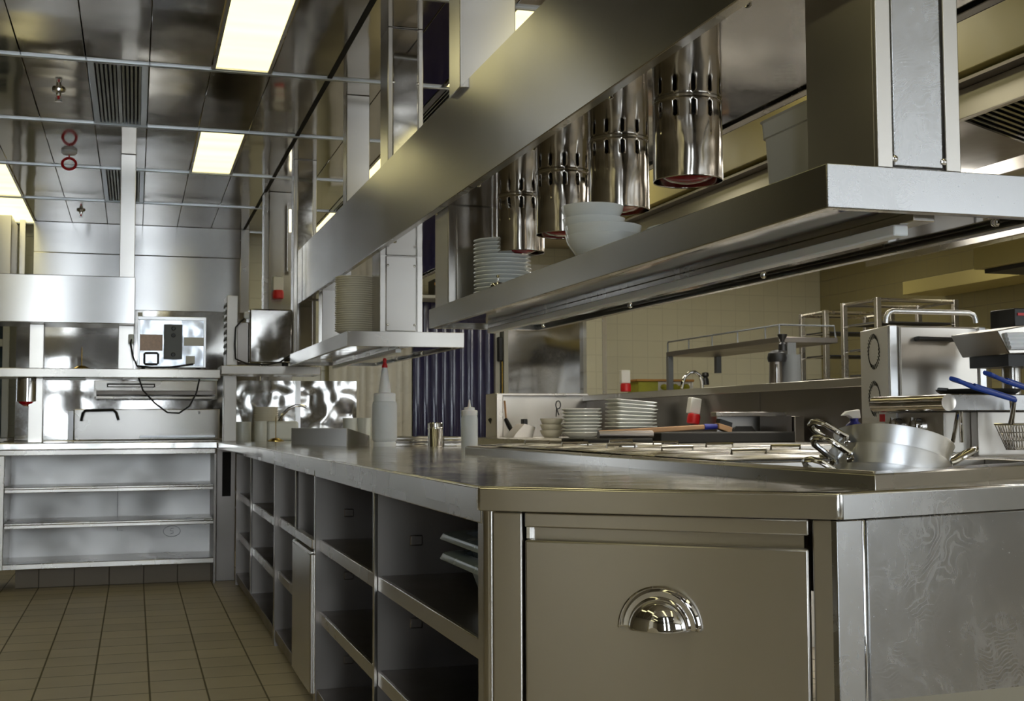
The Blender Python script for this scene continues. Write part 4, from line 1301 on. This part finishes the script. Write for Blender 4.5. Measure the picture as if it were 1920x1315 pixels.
def dish_stack(u, y, n, pitch, sx, sy, label, group, square=False, fan=0.0, z0=ZK):
    x, yy, z = on_k(u, y, z0)
    m = MB()
    def loop(e, zz):
        if square:
            return [Vector((p.x, p.y, zz)) for p in rrect(-sx + e, sx - e, -sy + e, sy - e, max(.012, .03 - e * .3), 0)]
        return [Vector(((sx - e) * math.cos(2 * PI * i / 40), (sy - e) * math.sin(2 * PI * i / 40), zz)) for i in range(40)]
    lps = [loop(sx * .38, 0), loop(sx * .32, .004), loop(sx * .12, .026), loop(0, .036), loop(.002, .040), loop(sx * .12, .032), loop(sx * .34, .008)]
    vs = [[m.bm.verts.new(p) for p in l] for l in lps]
    m.bm.faces.new(vs[0][::-1]); m.bm.faces.new(vs[-1])
    for A, B in zip(vs, vs[1:]):
        for i in range(len(A)):
            m.bm.faces.new((A[i], A[(i + 1) % len(A)], B[(i + 1) % len(A)], B[i]))
    f = m.build('dish', 'white', local=True)
    f.location = (x, yy, z + .001)
    tag(f, label, 'dish', group)
    for i in range(1, n):
        k = f.copy(); COL.objects.link(k)
        k.location = (x + random.uniform(-.004, .004), yy, z + .001 + i * pitch)
        k.rotation_euler = (0, fan * i, random.uniform(-.04, .04))


dish_stack(1091, 8.15, 8, .0235, .146, .125, 'white round dish in the left of two dish stacks', 'left stack of white dishes')
q = on_k(1183, 7.55)
t = tag(MB().box(q[0] - .16, q[0] + .17, 7.38, 7.72, ZK, ZK + .04).build('serving_board', 'iron', bevel=.004), 'dark board under the fanned stack of square white dishes', 'board')
dish_stack(1183, 7.55, 8, .024, .146, .130, 'white square dish in the fanned right-hand dish stack', 'right stack of white square dishes', True, .013, ZK + .041)

# char-grill: dark front, framed pale back and notched guard
gy = 5.62
def gp(u, v, y=gy): return at_y(u, v, y)
gr = thing('char_grill', 'dark steel char-grill with framed pale back and notched guard', 'grill', (gp(1350, 800).x, gy, ZK))
MB().box(gp(1238, 800).x, gp(1492, 800).x, gy, gy + .34, ZK, gp(1300, 811).z).build('front', 'iron', gr, bevel=.008)
zt_ = gp(1480, 776).z
yk = gy + .34
MB().box(gp(1345, 780, yk).x, gp(1488, 780, yk).x, yk, yk + .015, ZK, zt_ - .012).build('inner_back', 'steel_pale', gr)
MB().box(gp(1335, 780, yk).x, gp(1512, 780, yk).x, yk - .05, yk + .02, zt_ - .012, zt_ + .012).build('top_bar', 'steel', gr, bevel=.003)
MB().box(gp(1490, 780).x, gp(1508, 780).x, gy, gy + .32, ZK, zt_ - .012).build('right_post', 'steel', gr, bevel=.003)
MB().box(gp(1478, 780).x, gp(1488, 780).x, gy + .02, gy + .30, gp(1480, 811).z + .002, zt_ - .012).build('inner_post', 'steel_dark', gr)
for uc in (1396, 1462):
    c = gp(uc, 808, yk - .03)
    MB().extr([(c.x - .095, yk - .03, c.z - .03), (c.x + .09, yk - .03, c.z - .03), (c.x + .045, yk - .03, c.z + .024), (c.x - .045, yk - .03, c.z + .024)], (0, .012, 0)).build('notched_guard', 'iron', gr)
t = thing('griddle', 'flat dark griddle with a rolled lip beneath the wooden brush', 'griddle', (gp(1150, 800).x, gy, ZK))
MB().box(gp(1095, 800).x, gp(1228, 800).x, gy + .02, gy + .34, ZK, gp(1140, 822).z).build('plate', 'iron', t, bevel=.010)
MB().tube([(gp(1130, 800).x, gy + .06, gp(1140, 816).z), (gp(1232, 800).x, gy + .06, gp(1140, 816).z)], .020, 14).build('rolled_lip', 'steel_dark', t)
# wooden brush
ya = gy + .12
a = gp(1124, 813, ya); b = gp(1322, 801, ya); c = gp(1346, 800, ya); d_ = gp(1372, 801, ya)
t = thing('grill_brush', 'long wooden grill brush with a blue collar lying on the grill', 'brush', (b.x, ya, b.z - .02))
MB().extr([a + Vector((0, 0, -.016)), a + Vector((0, 0, .014)), b + Vector((0, 0, .012)), b + Vector((0, 0, -.012))], (0, .026, 0)).build('handle', 'wood', t, bevel=.005)
MB().tube([b + Vector((0, .013, 0)), c + Vector((0, .013, 0))], [.016, .013], 12).build('collar', 'bluecap', t)
MB().extr([c + Vector((0, -.012, -.012)), c + Vector((0, -.012, .018)), d_ + Vector((.0, -.012, -.002)), d_ + Vector((-.005, -.012, -.034))], (0, .05, 0)).build('head', 'wood', t, bevel=.004)
MB().extr([c + Vector((.006, -.010, .018)), c + Vector((.010, -.010, .040)), d_ + Vector((.0, -.010, .022)), d_ + Vector((-.004, -.010, -.001))], (0, .045, 0)).build('bristles', 'black', t)

q = at_x(1304, 768, RX - .07)
cs = cee_socket(q.x, q.y, q.z, 'white and red industrial socket leaning on the riser above the brush', .95)
cs.rotation_euler = (0, .16, 0)
q = at_y(1174, 712, 8.9)
cee_socket(q.x, 8.9, q.z, 'small red and white socket standing behind the riser at far left', 1.0)

q = at_x(1601, 775, 2.62)
t = thing('spray_bottle', 'blue and white spray bottle half hidden behind the steam unit', 'bottle', (q.x, q.y, ZK))
hz = q.z - .03 - ZK
MB().lathe([(0, 0), (.04, 0), (.04, hz - .04), (.03, hz - .014), (.014, hz), (0, hz)], n=24).build('body', 'bluecap', t, local=True)
MB().extr([(-.055, -.012, hz + .020), (-.035, -.012, hz + .037), (.02, -.012, hz + .044), (.024, -.012, hz + .010), (-.012, -.012, hz + .008), (-.03, -.012, hz + .020)], (0, .024, 0)).build('trigger_head', 'plastic', t, local=True, bevel=.004)
MB().lathe([(.016, hz - .008), (.016, hz + .010), (0, hz + .010)], n=18).build('neck_ring', 'bluecap', t, local=True)
if q.y < 4.99:
    tag(MB().box(q.x - .12, q.x + .12, q.y - .1, min(q.y + .1, 4.94), 0, ZK - .001).build('steel_stand', 'steel_dark', bevel=.004), 'narrow dark steel stand under the spray bottle', 'stand')

# prep island behind the riser: shelf with gallery rail
gx = 3.84; gya, gyb = 6.80, 8.50
ps = thing('gallery_shelf', 'steel shelf with a wire gallery rail on the prep counter beyond', 'shelf', (gx + .2, 7.6, 1.0))
zs_ = at_x(1245, 661, gx).z
MB().box(gx, gx + .42, gya, gyb, zs_ - .035, zs_).build('board', 'steel_dark', ps, bevel=.003)
rl = MB()
zr = zs_ + .075
rl.tube([(gx + .01, gyb - .01, zs_), (gx + .01, gyb - .01, zr - .01), (gx + .01, gyb - .02, zr), (gx + .01, gya + .01, zr), (gx + .40, gya + .01, zr), (gx + .41, gya + .01, zs_)], .006, 8)
for i in range(1, 5):
    yy = gyb - (gyb - gya) * i / 4.5
    rl.cyl((gx + .01, yy, zs_), (gx + .01, yy, zr), .005, 8)
rl.cyl((gx + .01, gya + .01, zs_), (gx + .01, gya + .01, zr), .005, 8)
rl.build('gallery_rail', 'grey', ps)
MB().box(gx, gx + .04, gyb - .04, gyb, 1.0, zs_ - .035).build('leg', 'grey', ps)
MB().box(gx + .06, gx + .12, gya, gya + .04, 1.0, zs_ - .035).build('leg', 'grey', ps)
MB().box(gx + .37, gx + .41, gyb - .10, gyb - .06, zs_ - .16, zs_ - .035).build('bracket', 'grey', ps)
t = thing('prep_counter', 'prep counter of steel behind the riser', 'counter', (4.1, 7.8, 0))
MB().box(3.80, 4.42, 6.7, 9.2, 0, 1.0).build('body', 'steel', t, bevel=.004)
yc = 8.95
xa, xb = at_y(1197, 720, yc).x, at_y(1300, 720, yc).x
ztp = at_y(1240, 713, yc).z
t = thing('veg_crate', 'food crate with an orange board lid and greens, behind the riser', 'crate', ((xa + xb) / 2, yc + .1, 1.0))
MB().box(xa, xa + .17, yc, yc + .22, 1.0, ztp - .012).build('dark_side', 'green', t, bevel=.004)
MB().box(xa + .17, xb, yc, yc + .22, 1.0, ztp - .012).build('white_side', 'label', t, bevel=.004)
MB().box(xa - .02, xb, yc - .02, yc + .24, ztp - .011, ztp + .006).build('lid', 'orange', t, bevel=.002)
gm = MB()
for i in range(7):
    c0 = at_y(1245 + i * 7, 726 + (i % 3) * 3, yc - .02)
    gm.lathe([(0, -.028), (.022, -.016), (.028, 0), (.020, .018), (0, .026)], c0, 12)
tag(gm.build('greens', 'green', t), None, None) if False else gm.build('greens', 'green', t)
yq = 8.0
q = at_y(1320, 720, yq)
t = thing('mixer_tap', 'chrome swan-neck mixer tap behind the riser', 'tap', (q.x, yq, 1.0))
pts = [at_y(u, v, yq) for u, v in ((1317, 735), (1316, 716), (1312, 704), (1303, 698), (1293, 699), (1284, 707), (1280, 718), (1278, 729))]
MB().tube([Vector((pts[0].x, yq, 1.0))] + pts, .013, 10).build('spout', 'chrome', t)
q = at_y(1319, 722, yq)
MB().lathe([(.0, 0), (.027, 0), (.024, .04), (.016, .054), (.027, .067), (.022, .088), (0, .092)], (q.x + .016, yq, q.z), 18).build('lever', 'black', t)
# juicer on the riser ledge
jx = 3.60; jy = at_x(1470, 716, jx).y
t = thing('juicer', 'grey and black juice extractor standing on the riser ledge', 'juicer', (jx, jy, 1.233))
J = 1.42
def JL(prof, x): return [(r * J, z * J) for r, z in prof], (x * J, 0, 0)
def jadd(prof, x, nm, mat):
    p_, c_ = JL(prof, x); MB().lathe(p_, c_, 26).build(nm, mat, t, local=True)
jadd([(0, 0), (.040, 0), (.042, .01), (.040, .125), (0, .125)], .032, 'pulp_bin', 'grey')
jadd([(0, 0), (.026, 0), (.028, .01), (.026, .10), (.0, .10)], -.036, 'motor_base', 'steel_dark')
jadd([(0, .095), (.036, .095), (.040, .110), (.036, .130), (.02, .142), (0, .144)], -.030, 'bowl_head', 'black')
jadd([(0, .14), (.018, .14), (.016, .168), (.008, .176), (.010, .186), (.018, .198), (.020, .208), (0, .210)], -.004, 'pusher', 'black')
MB().tube([(-.05 * J, -.03 * J, .005), (-.05 * J, -.032 * J, .12)], .007, 8).build('side_rod', 'chrome', t, local=True)


def rack(x0, x1, y0, y1, ztop, label, n=11):
    t = thing('trolley_rack', label, 'rack', ((x0 + x1) / 2, (y0 + y1) / 2, 0))
    for x in (x0, x1):
        for y in (y0, y1):
            MB().box(x - .017, x + .017, y - .017, y + .017, .06, ztop).build('upright', 'steel', t, bevel=.002)
            MB().lathe([(0, 0), (.03, .005), (.03, .055), (0, .06)], (x, y, 0), 14).build('caster', 'black', t)
    m = MB()
    for (a, b) in (((x0, y0), (x1, y0)), ((x0, y1), (x1, y1)), ((x0, y0), (x0, y1)), ((x1, y0), (x1, y1))):
        m.tube([(a[0], a[1], ztop - .014), (b[0], b[1], ztop - .014)], .012, 8)
    m.build('top_frame', 'steel', t)
    for i in range(n):
        z = ztop - .16 - i * .165
        if z < .15: break
        for x in (x0 + .015, x1 - .015):
            MB().box(x - .016, x + .016, y0, y1, z - .002, z + .002).build('runner', 'steel', t)
        MB().box(x0 + .02, x1 - .02, y0 + .02, y1 - .02, z + .002, z + .014).build('tray', 'iron', t, bevel=.003)
    return t


rack(4.617, 5.15, 7.52, 7.84, 1.80, 'left steel tray trolley rack beyond the riser')
rack(4.46, 5.033, 6.657, 7.04, 1.80, 'right steel tray trolley rack behind the steam unit')

# side wall shelves
t = thing('wall_shelf', 'long ochre shelf along the tiled side wall at far right', 'shelf', (6.9, 7.5, 1.9))
za = at_x(1620, 552, 6.75).z
MB().box(6.70, 7.14, 5.0, 9.6, za - .08, za + .04).build('board', 'yellow', t, bevel=.004)
t = thing('wall_shelf', 'lower pale shelf along the side wall behind the steam unit', 'shelf', (6.9, 7.0, 1.4))
MB().box(6.72, 7.14, 4.6, 8.6, 1.62, 1.70).build('board', 'beige', t, bevel=.004)

# ---- steam unit with circular vents
st = thing('steam_unit', 'upright steel steam unit with round side vents and tubular handle', 'cooker', (2.6, 3.4, .95))
yS = 3.42
fl = at_y(1664, 610, yS); fr_ = at_y(1838, 610, yS)
zt2 = fl.z; zb2 = .0
sl = at_x(1612, 620, at_y(1664, 610, yS).x - .0)
x0s, x1s = fl.x, fr_.x
depth = .30
xl_back = x0s - .0
# body as a prism: left side face slants away to the left
yb2 = yS + .26
xbk = at_y(1612, 620, yb2).x
body = [(x0s, yS), (x1s, yS), (x1s + .08, yS + .05), (x1s + .10, yb2), (xbk, yb2)]
MB().prism(body, zb2, zt2).build('body', 'steel_soft', st, bevel=.004)
MB().box(x0s - .002, x0s + .028, yS - .012, yS, zb2, zt2).build('front_frame', 'alu', st, bevel=.003)
MB().box(x1s - .016, x1s + .012, yS - .012, yS, zb2, zt2).build('front_frame', 'alu', st, bevel=.003)
MB().box(x0s + .040, x1s - .022, yS - .010, yS, zb2, zt2 - .004).build('front_door', 'steel_soft', st, bevel=.003)
ha, hb = at_y(1722, 635, yS - .03), at_y(1790, 637, yS - .03)
MB().tube([ha + Vector((.004, .022, 0)), ha, hb, hb + Vector((-.004, .022, 0))], .0075, 10).build('door_handle', 'black', st)
h0, h1 = at_y(1661, 606, yS - .01), at_y(1830, 606, yS - .01)
ht = at_y(1700, 584, yS - .01).z
MB().tube([h0, Vector((h0.x + .002, h0.y, ht - .02)), Vector((h0.x + .010, h0.y, ht - .006)), Vector((h0.x + .026, h0.y, ht)), Vector((h1.x - .026, h1.y, ht)), Vector((h1.x - .010, h1.y, ht - .006)), Vector((h1.x - .002, h1.y, ht - .02)), h1], .0085, 12).build('bow_handle', 'alu', st)
# circular vents on slanted side
A0 = Vector((xbk, yb2, 0)); B0 = Vector((x0s, yS, 0)); sd = (B0 - A0).normalized(); sn = Vector((sd.y, -sd.x, 0))
mid = (A0 + B0) / 2
for vc in (660, 748):
    zc = at_y(1640, vc, (yS + yb2) / 2).z
    mm = MB()
    for k in range(26):
        a_ = 2 * PI * k / 26
        ctr = mid + sd * (.052 * math.cos(a_)) + Vector((0, 0, zc + .052 * math.sin(a_)))
        dv = (sd * .55 - Vector((0, 0, .83))).normalized() * .009
        pv = (sd * .83 + Vector((0, 0, .55))).normalized() * .0016
        mm.extr([ctr - dv - pv - sn * .001, ctr + dv - pv - sn * .001, ctr + dv + pv - sn * .001, ctr - dv + pv - sn * .001], sn * .0022)
    mm.build('round_vent', 'dark', st)
MB().tube([(x1s + .06, yS + .0, zt2 - .01), (x1s + .09, yS - .01, zt2 - .06), (x1s + .11, yS - .01, zt2 - .14), (x1s + .10, yS, zt2 - .26)], .008, 8).build('hose', 'rubber', st)

# ---- range with bullnose and fryer
rg = thing('cooking_range', 'steel range with rounded front rail and control knobs at right', 'range', (2.3, 3.0, 0))
yn = 2.85
na = at_y(1776, 755, yn)
RXf = na.x; zr0, zr1 = at_y(1776, 771, yn).z, at_y(1776, 739, yn).z
rr_ = (zr1 - zr0) / 2; zc = (zr0 + zr1) / 2
fy = at_x(1640, 760, RXf).y
MB().tube([(RXf + .004, yn - .002, zc), (RXf + .004, fy, zc)], rr_, 24).build('bullnose_rail', 'lampsteel', rg)
MB().box(RXf, RXf + .75, yn, fy, zr0, zr1).build('top_slab', 'smear', rg, bevel=.003)
MB().box(RXf + .03, RXf + .75, yn + .06, fy - .004, .0, zr0 - .001).build('body', 'steel_soft', rg, bevel=.003)
MB().box(RXf + .12, RXf + .75, yn + .03, yn + .06, .2, zr0 - .001).build('end_panel', 'steel_soft', rg, bevel=.003)
MB().tube([at_y(1797, 772, yn + .02), at_y(1786, 830, yn + .02)], .006, 8).tube([at_y(1801, 772, yn + .02), at_y(1803, 830, yn + .02)], .006, 8).build('end_trim', 'chrome', rg)
for u in (1690, 1728):
    q = at_x(u, 800, RXf + .03)
    k_ = MB().lathe([(0, .03), (.020, .03), (.024, .022), (.026, 0)], n=24, mat=Matrix.Translation(q) @ Matrix.Rotation(-PI / 2, 4, 'Y')).build('knob', 'chrome', rg)
    MB().box(q.x - .036, q.x - .03, q.y - .003, q.y + .003, q.z, q.z + .026).build('knob_pointer', 'chrome', k_)
q = at_x(1664, 784, RXf + .028)
MB().box(RXf + .024, RXf + .029, q.y - .05, q.y + .05, q.z - .014, q.z + .014).build('maker_plate', 'label', rg)
q2 = at_x(1655, 784, RXf + .024)
MB().box(RXf + .021, RXf + .025, q2.y - .012, q2.y + .012, q2.z - .011, q2.z + .011).build('red_mark', 'red', rg)
# round griddle pot lid on top of the range
q = at_y(1815, 735, 3.0)
t = thing('fry_pan', 'shallow black rimmed pan on the range in front of the steam unit', 'pan', (q.x + .05, 3.02, zr1))
MB().lathe([(0, .002), (.10, .002), (.115, .012), (.118, .018), (.112, .018), (.10, .008), (0, .006)], n=40).build('dish', 'iron', t, local=True)
MB().tube([(-.11, -.01, .016), (-.135, 0, .018), (-.11, .012, .016)], .005, 8).build('lug', 'black', t, local=True)

# fryer baskets
def fryer_basket(pts_px, y, label, basket=None):
    P = [at_y(u, v, y) for u, v in pts_px]
    t = thing('fryer_basket', label, 'fryer basket', P[-1])
    a, b = P[0], P[1]
    dr = (b - a).normalized(); w = Vector((0, 1, 0)) * .011
    nrm = Vector((0, 0, .007))
    loop = [b + w * .4, a + dr * .06 + w + nrm * .3, a + dr * .012 + w * .9 + nrm * .2, a + Vector((0, 0, .0)), a + dr * .012 - w * .9 - nrm * .2, a + dr * .06 - w - nrm, b - w * .4 - nrm * .4]
    MB().tube(loop, .0058, 10).tube([a + dr * .07, b], .0075, 10).build('handle', 'blue', t)
    if basket:
        m2 = MB()
        c = at_y(basket[0], basket[1], y)
        m2.tube([b, c + Vector((-.005, 0, 0))], .004, 8).tube([b + Vector((.010, .01, 0)), c + Vector((.012, .01, 0))], .004, 8).tube([b + Vector((.005, .02, 0)), c + Vector((.022, .02, 0))], .004, 8)
        m2.build('shank', 'chrome', t)
        W, H = basket[2], basket[3]
        k = MB()
        x0, x1, y0, y1, zt = c.x + .006, c.x + W, y + .0, y + .07, c.z
        k.tube([(x0, y0, zt), (x1, y0, zt), (x1, y1, zt), (x0, y1, zt)], .003, 6, closed=True)
        n = 14
        for i in range(n):
            f = i / (n - 1)
            for yy, yb_ in ((y0, y0 + .02), (y1, y1 - .02)):
                k.tube([(x0 + (x1 - x0) * f, yy, zt), (x0 + .018 + (x1 - x0 - .036) * f, yb_, zt - H)], .0013, 5)
        for i in range(8):
            f = i / 7
            for xx, xb in ((x0, x0 + .018), (x1, x1 - .018)):
                k.tube([(xx, y0 + (y1 - y0) * f, zt), (xb, y0 + .02 + (y1 - y0 - .04) * f, zt - H)], .0013, 5)
        for z in (.33, .66, 1.0):
            e = .018 * z
            k.tube([(x0 + e, y0 + e, zt - H * z), (x1 - e, y0 + e, zt - H * z), (x1 - e, y1 - e, zt - H * z), (x0 + e, y1 - e, zt - H * z)], .0013, 5, closed=True)
        k.build('wire_basket', 'chrome', t)
    return t


fryer_basket([(1783, 710), (1902, 749)], 2.62, 'wire fryer basket with blue handle, nearer the pans', (1896, 796, .14, .065))
fryer_basket([(1846, 699), (1990, 750)], 2.72, 'blue fryer basket handle reaching out at the right edge', (1990, 800, .14, .065))
zf = at_y(1896, 858, 2.62).z
xf_ = at_y(1890, 858, 2.5).x
t = thing('fryer', 'low steel fryer tank below the wire baskets at the right edge', 'fryer', (xf_ + .3, 2.65, 0))
MB().box(xf_, xf_ + .6, 2.50, 2.86, 0, zf).build('tank', 'steel', t, bevel=.004)
# appliance at the right edge with white grille
ho = thing('heat_gantry', 'steel fixture with white ribbed heater at the right edge', 'heater', (2.6, 3.0, 1.2))
yh = 3.05
c0 = at_y(1876, 617, yh)
pl = [at_y(1870, 620, yh), at_y(1925, 610, yh), at_y(2000, 608, yh), at_y(2000, 660, yh), at_y(1893, 664, yh)]
MB().extr(pl, (0, .22, 0)).build('housing', 'steel', ho, bevel=.003)
for i in range(4):
    a = at_y(1886 + i * 2.2, 629 + i * 7.5, yh - .006); b = at_y(2000, 627 + i * 7.5, yh - .006)
    MB().tube([a, b], .0085, 8).build('heater_rib', 'plastic', ho)
MB().box(at_y(1900, 690, yh).x, at_y(2000, 690, yh).x, yh + .02, yh + .2, at_y(1900, 686, yh).z, at_y(1900, 664, yh).z).build('black_base', 'black', ho)
MB().cyl((at_y(1960, 680, yh).x, yh + .15, zr1), (at_y(1960, 680, yh).x, yh + .15, at_y(1960, 680, yh).z), .03, 14).build('stand', 'steel', ho)
# small digital timer box above
q = at_y(1912, 590, 3.3)
t = thing('control_box', 'dark control box with red mark at the right edge under the shelf', 'box', (q.x, 3.35, 1.2))
MB().box(q.x - .02, q.x + .12, 3.30, 3.42, at_y(1912, 612, 3.3).z, at_y(1912, 578, 3.3).z).build('case', 'black', t, bevel=.003)
MB().box(q.x - .01, q.x + .03, 3.296, 3.30, at_y(1912, 592, 3.3).z, at_y(1912, 587, 3.3).z).build('red_mark', 'red', t)

# ================================================================ RIGHT HOOD AND OCHRE BULKHEAD
bkh = thing('bulkhead', 'ochre painted bulkhead dropping from the ceiling over the cooking line', 'bulkhead', (3.6, 5, 2.3))
MB().box(3.02, 5.4, -.6, 8.4, 2.36, 2.79).build('upper_band', 'yellow', bkh, bevel=.004)
MB().box(3.06, 5.4, -.6, 8.4, 2.30, 2.354).build('lower_band', 'yellow', bkh, bevel=.004)
hd = thing('extraction_hood', 'steel extraction hood with slanted grease filters at upper right', 'hood', (3.7, 3, 2.15))
MB().box(3.00, 3.03, -.4, 7.4, 2.17, 2.285).build('front_skirt', 'steel_soft', hd, bevel=.003)
MB().box(2.94, 3.06, -.4, 7.4, 2.286, 2.298).build('top_ledge', 'steel_dark', hd)
MB().box(3.03, 4.9, -.4, 7.4, 2.285, 2.298).build('roof', 'steel_dark', hd)
MB().box(4.87, 4.9, -.4, 7.4, 2.10, 2.285).build('back_skirt', 'steel', hd)
MB().box(3.62, 3.72, -.4, 7.4, 2.10, 2.16).build('drip_gutter', 'steel', hd, bevel=.003)
for y in (1.6, 3.6, 5.6, 6.8):  # lamps added under the hood roof to brighten the cooking line
    MB().box(3.95, 4.25, y - .35, y + .35, 2.262, 2.284).build('fill_light', 'fill_bulb', hd, bevel=.004)
for y in (5.2, 6.9):
    MB().box(3.20, 3.45, y - .35, y + .35, 2.262, 2.284).build('fill_light', 'fill_bulb', hd, bevel=.004)
# filters: slanted panels with baffles
for j in range(8):
    ya = .2 + j * .5
    f = MB()
    A_ = Vector((3.10, 0, 2.266)); B_ = Vector((3.60, 0, 2.140))
    for i in range(11):
        y0_ = ya + .02 + i * .042
        f.extr([A_ + Vector((0, y0_, 0)), B_ + Vector((0, y0_, 0)), B_ + Vector((0, y0_ + .024, .004)), A_ + Vector((0, y0_ + .024, .004))], (.003, 0, .012))
    f.build('grease_filter', 'chrome', hd)
MB().poly([(3.12, .1, 2.284), (3.54, .1, 2.184), (3.54, 4.2, 2.184), (3.12, 4.2, 2.284)]).build('filter_backing', 'dark', hd)
# second lower bulkhead / canopy far right
t = thing('wall_canopy', 'ochre canopy with a dark underside at far right', 'canopy', (5.6, 5, 2))
MB().box(5.45, 7.1, 3.0, 7.0, 2.05, 2.2).build('box', 'yellow', t, bevel=.004)
MB().box(5.5, 7.1, 3.05, 6.95, 2.02, 2.048).build('underside', 'iron', t)

M['reflector_white'] = plain('white reflector paint', (.90, .86, .76), .5, noise=.02)
tc = thing('reflect_cabinet', 'tall pale cabinet form added out of view for the door to reflect', 'cabinet', (-2.3, .4, 0))  # unseen cabinet added as a pale reflection for the chamfered door
MB().box(-2.6, -2.02, .08, .72, .05, 1.95).build('body', 'reflector_white', tc, bevel=.01)
MB().box(-2.02, -2.0, .10, .70, .12, 1.93).build('door', 'reflector_white', tc, bevel=.005)
MB().box(-2.0, -1.975, .62, .645, .9, 1.2).build('handle', 'chrome', tc)
MB().box(-2.55, -2.05, .12, .68, 0, .05).build('plinth', 'grey', tc)

# ceiling over the right side
struct(MB().box(XCEND + .03, XR, YF, YB, ZC, ZC + .03).build('ceiling_plaster', 'beige'))

for i, (x, y) in enumerate(((2.7, 9.9), (4.2, 9.9), (5.9, 9.9), (6.3, 8.0), (6.3, 5.6), (6.3, 2.6), (2.55, 7.2), (2.55, 4.6), (6.3, .2))):  # unseen lamps added to lift the dark right-hand kitchen
    t = thing('ceiling_light', 'square warm ceiling light added unseen to brighten the cooking line', 'ceiling light', (x, y, ZC), 'added lights over the cooking line')
    MB().box(x - .31, x + .31, y - .31, y + .31, ZC - .012, ZC - .001).build('frame', 'steel', t)
    MB().box(x - .28, x + .28, y - .28, y + .28, ZC - .018, ZC - .0125).build('diffuser', 'fill_lamp', t)

# ================================================================ FOREGROUND TABLE EDGE
A_ = at_d(1640, 1312, 1.16); B_ = at_d(1925, 1284, 1.16)
zt3 = (A_.z + B_.z) / 2
dv = Vector((B_.x - A_.x, B_.y - A_.y, 0)).normalized(); nv = Vector((dv.y, -dv.x, 0))
pa3 = Vector((A_.x, A_.y, 0)) - dv * .0; pb3 = pa3 + dv * .9
t = thing('side_table', 'blurred pale grey table corner at the bottom right edge', 'table', (pa3.x + .3, pa3.y - .3, 0))
A_ = at_z(1640, 1312, .68); B_ = at_z(1925, 1284, .68)
dv = (B_ - A_).normalized(); nv = Vector((dv.y, -dv.x, 0))
q0 = A_; q1 = A_ + dv * .8
MB().prism([(p.x, p.y) for p in (q0, q1, q1 + nv * .5, q0 + nv * .5 )], .65, .68).build('top', 'table', t, bevel=.006)
for p in (q0 + dv * .06 + nv * .06, q1 - dv * .06 + nv * .06, q1 - dv * .06 + nv * .44, q0 + dv * .06 + nv * .44):
    MB().box(p.x - .02, p.x + .02, p.y - .02, p.y + .02, 0, .65).build('leg', 'steel', t)

# ================================================================ LIGHT
w = bpy.data.worlds.new('world'); SC.world = w; w.use_nodes = True
bg = w.node_tree.nodes['Background']
bg.inputs['Color'].default_value = (.8, .9, 1, 1); bg.inputs['Strength'].default_value = .4


def area(name, loc, rot, sx, sy, power, col):
    l = bpy.data.lights.new(name, 'AREA'); l.shape = 'RECTANGLE'; l.size = sx; l.size_y = sy; l.energy = power; l.color = col
    o = bpy.data.objects.new(name, l); COL.objects.link(o); o.location = loc; o.rotation_euler = rot
    return o


SC.view_settings.view_transform = 'Standard'
SC.view_settings.look = 'None'
SC.view_settings.gamma = 1
SC.view_settings.exposure = 0.68
try:
    SC.view_settings.use_curve_mapping = False
except Exception:
    pass
SC.cycles.use_denoising = True
SC.cycles.max_bounces = 14
SC.cycles.glossy_bounces = 8
SC.cycles.sample_clamp_indirect = 6
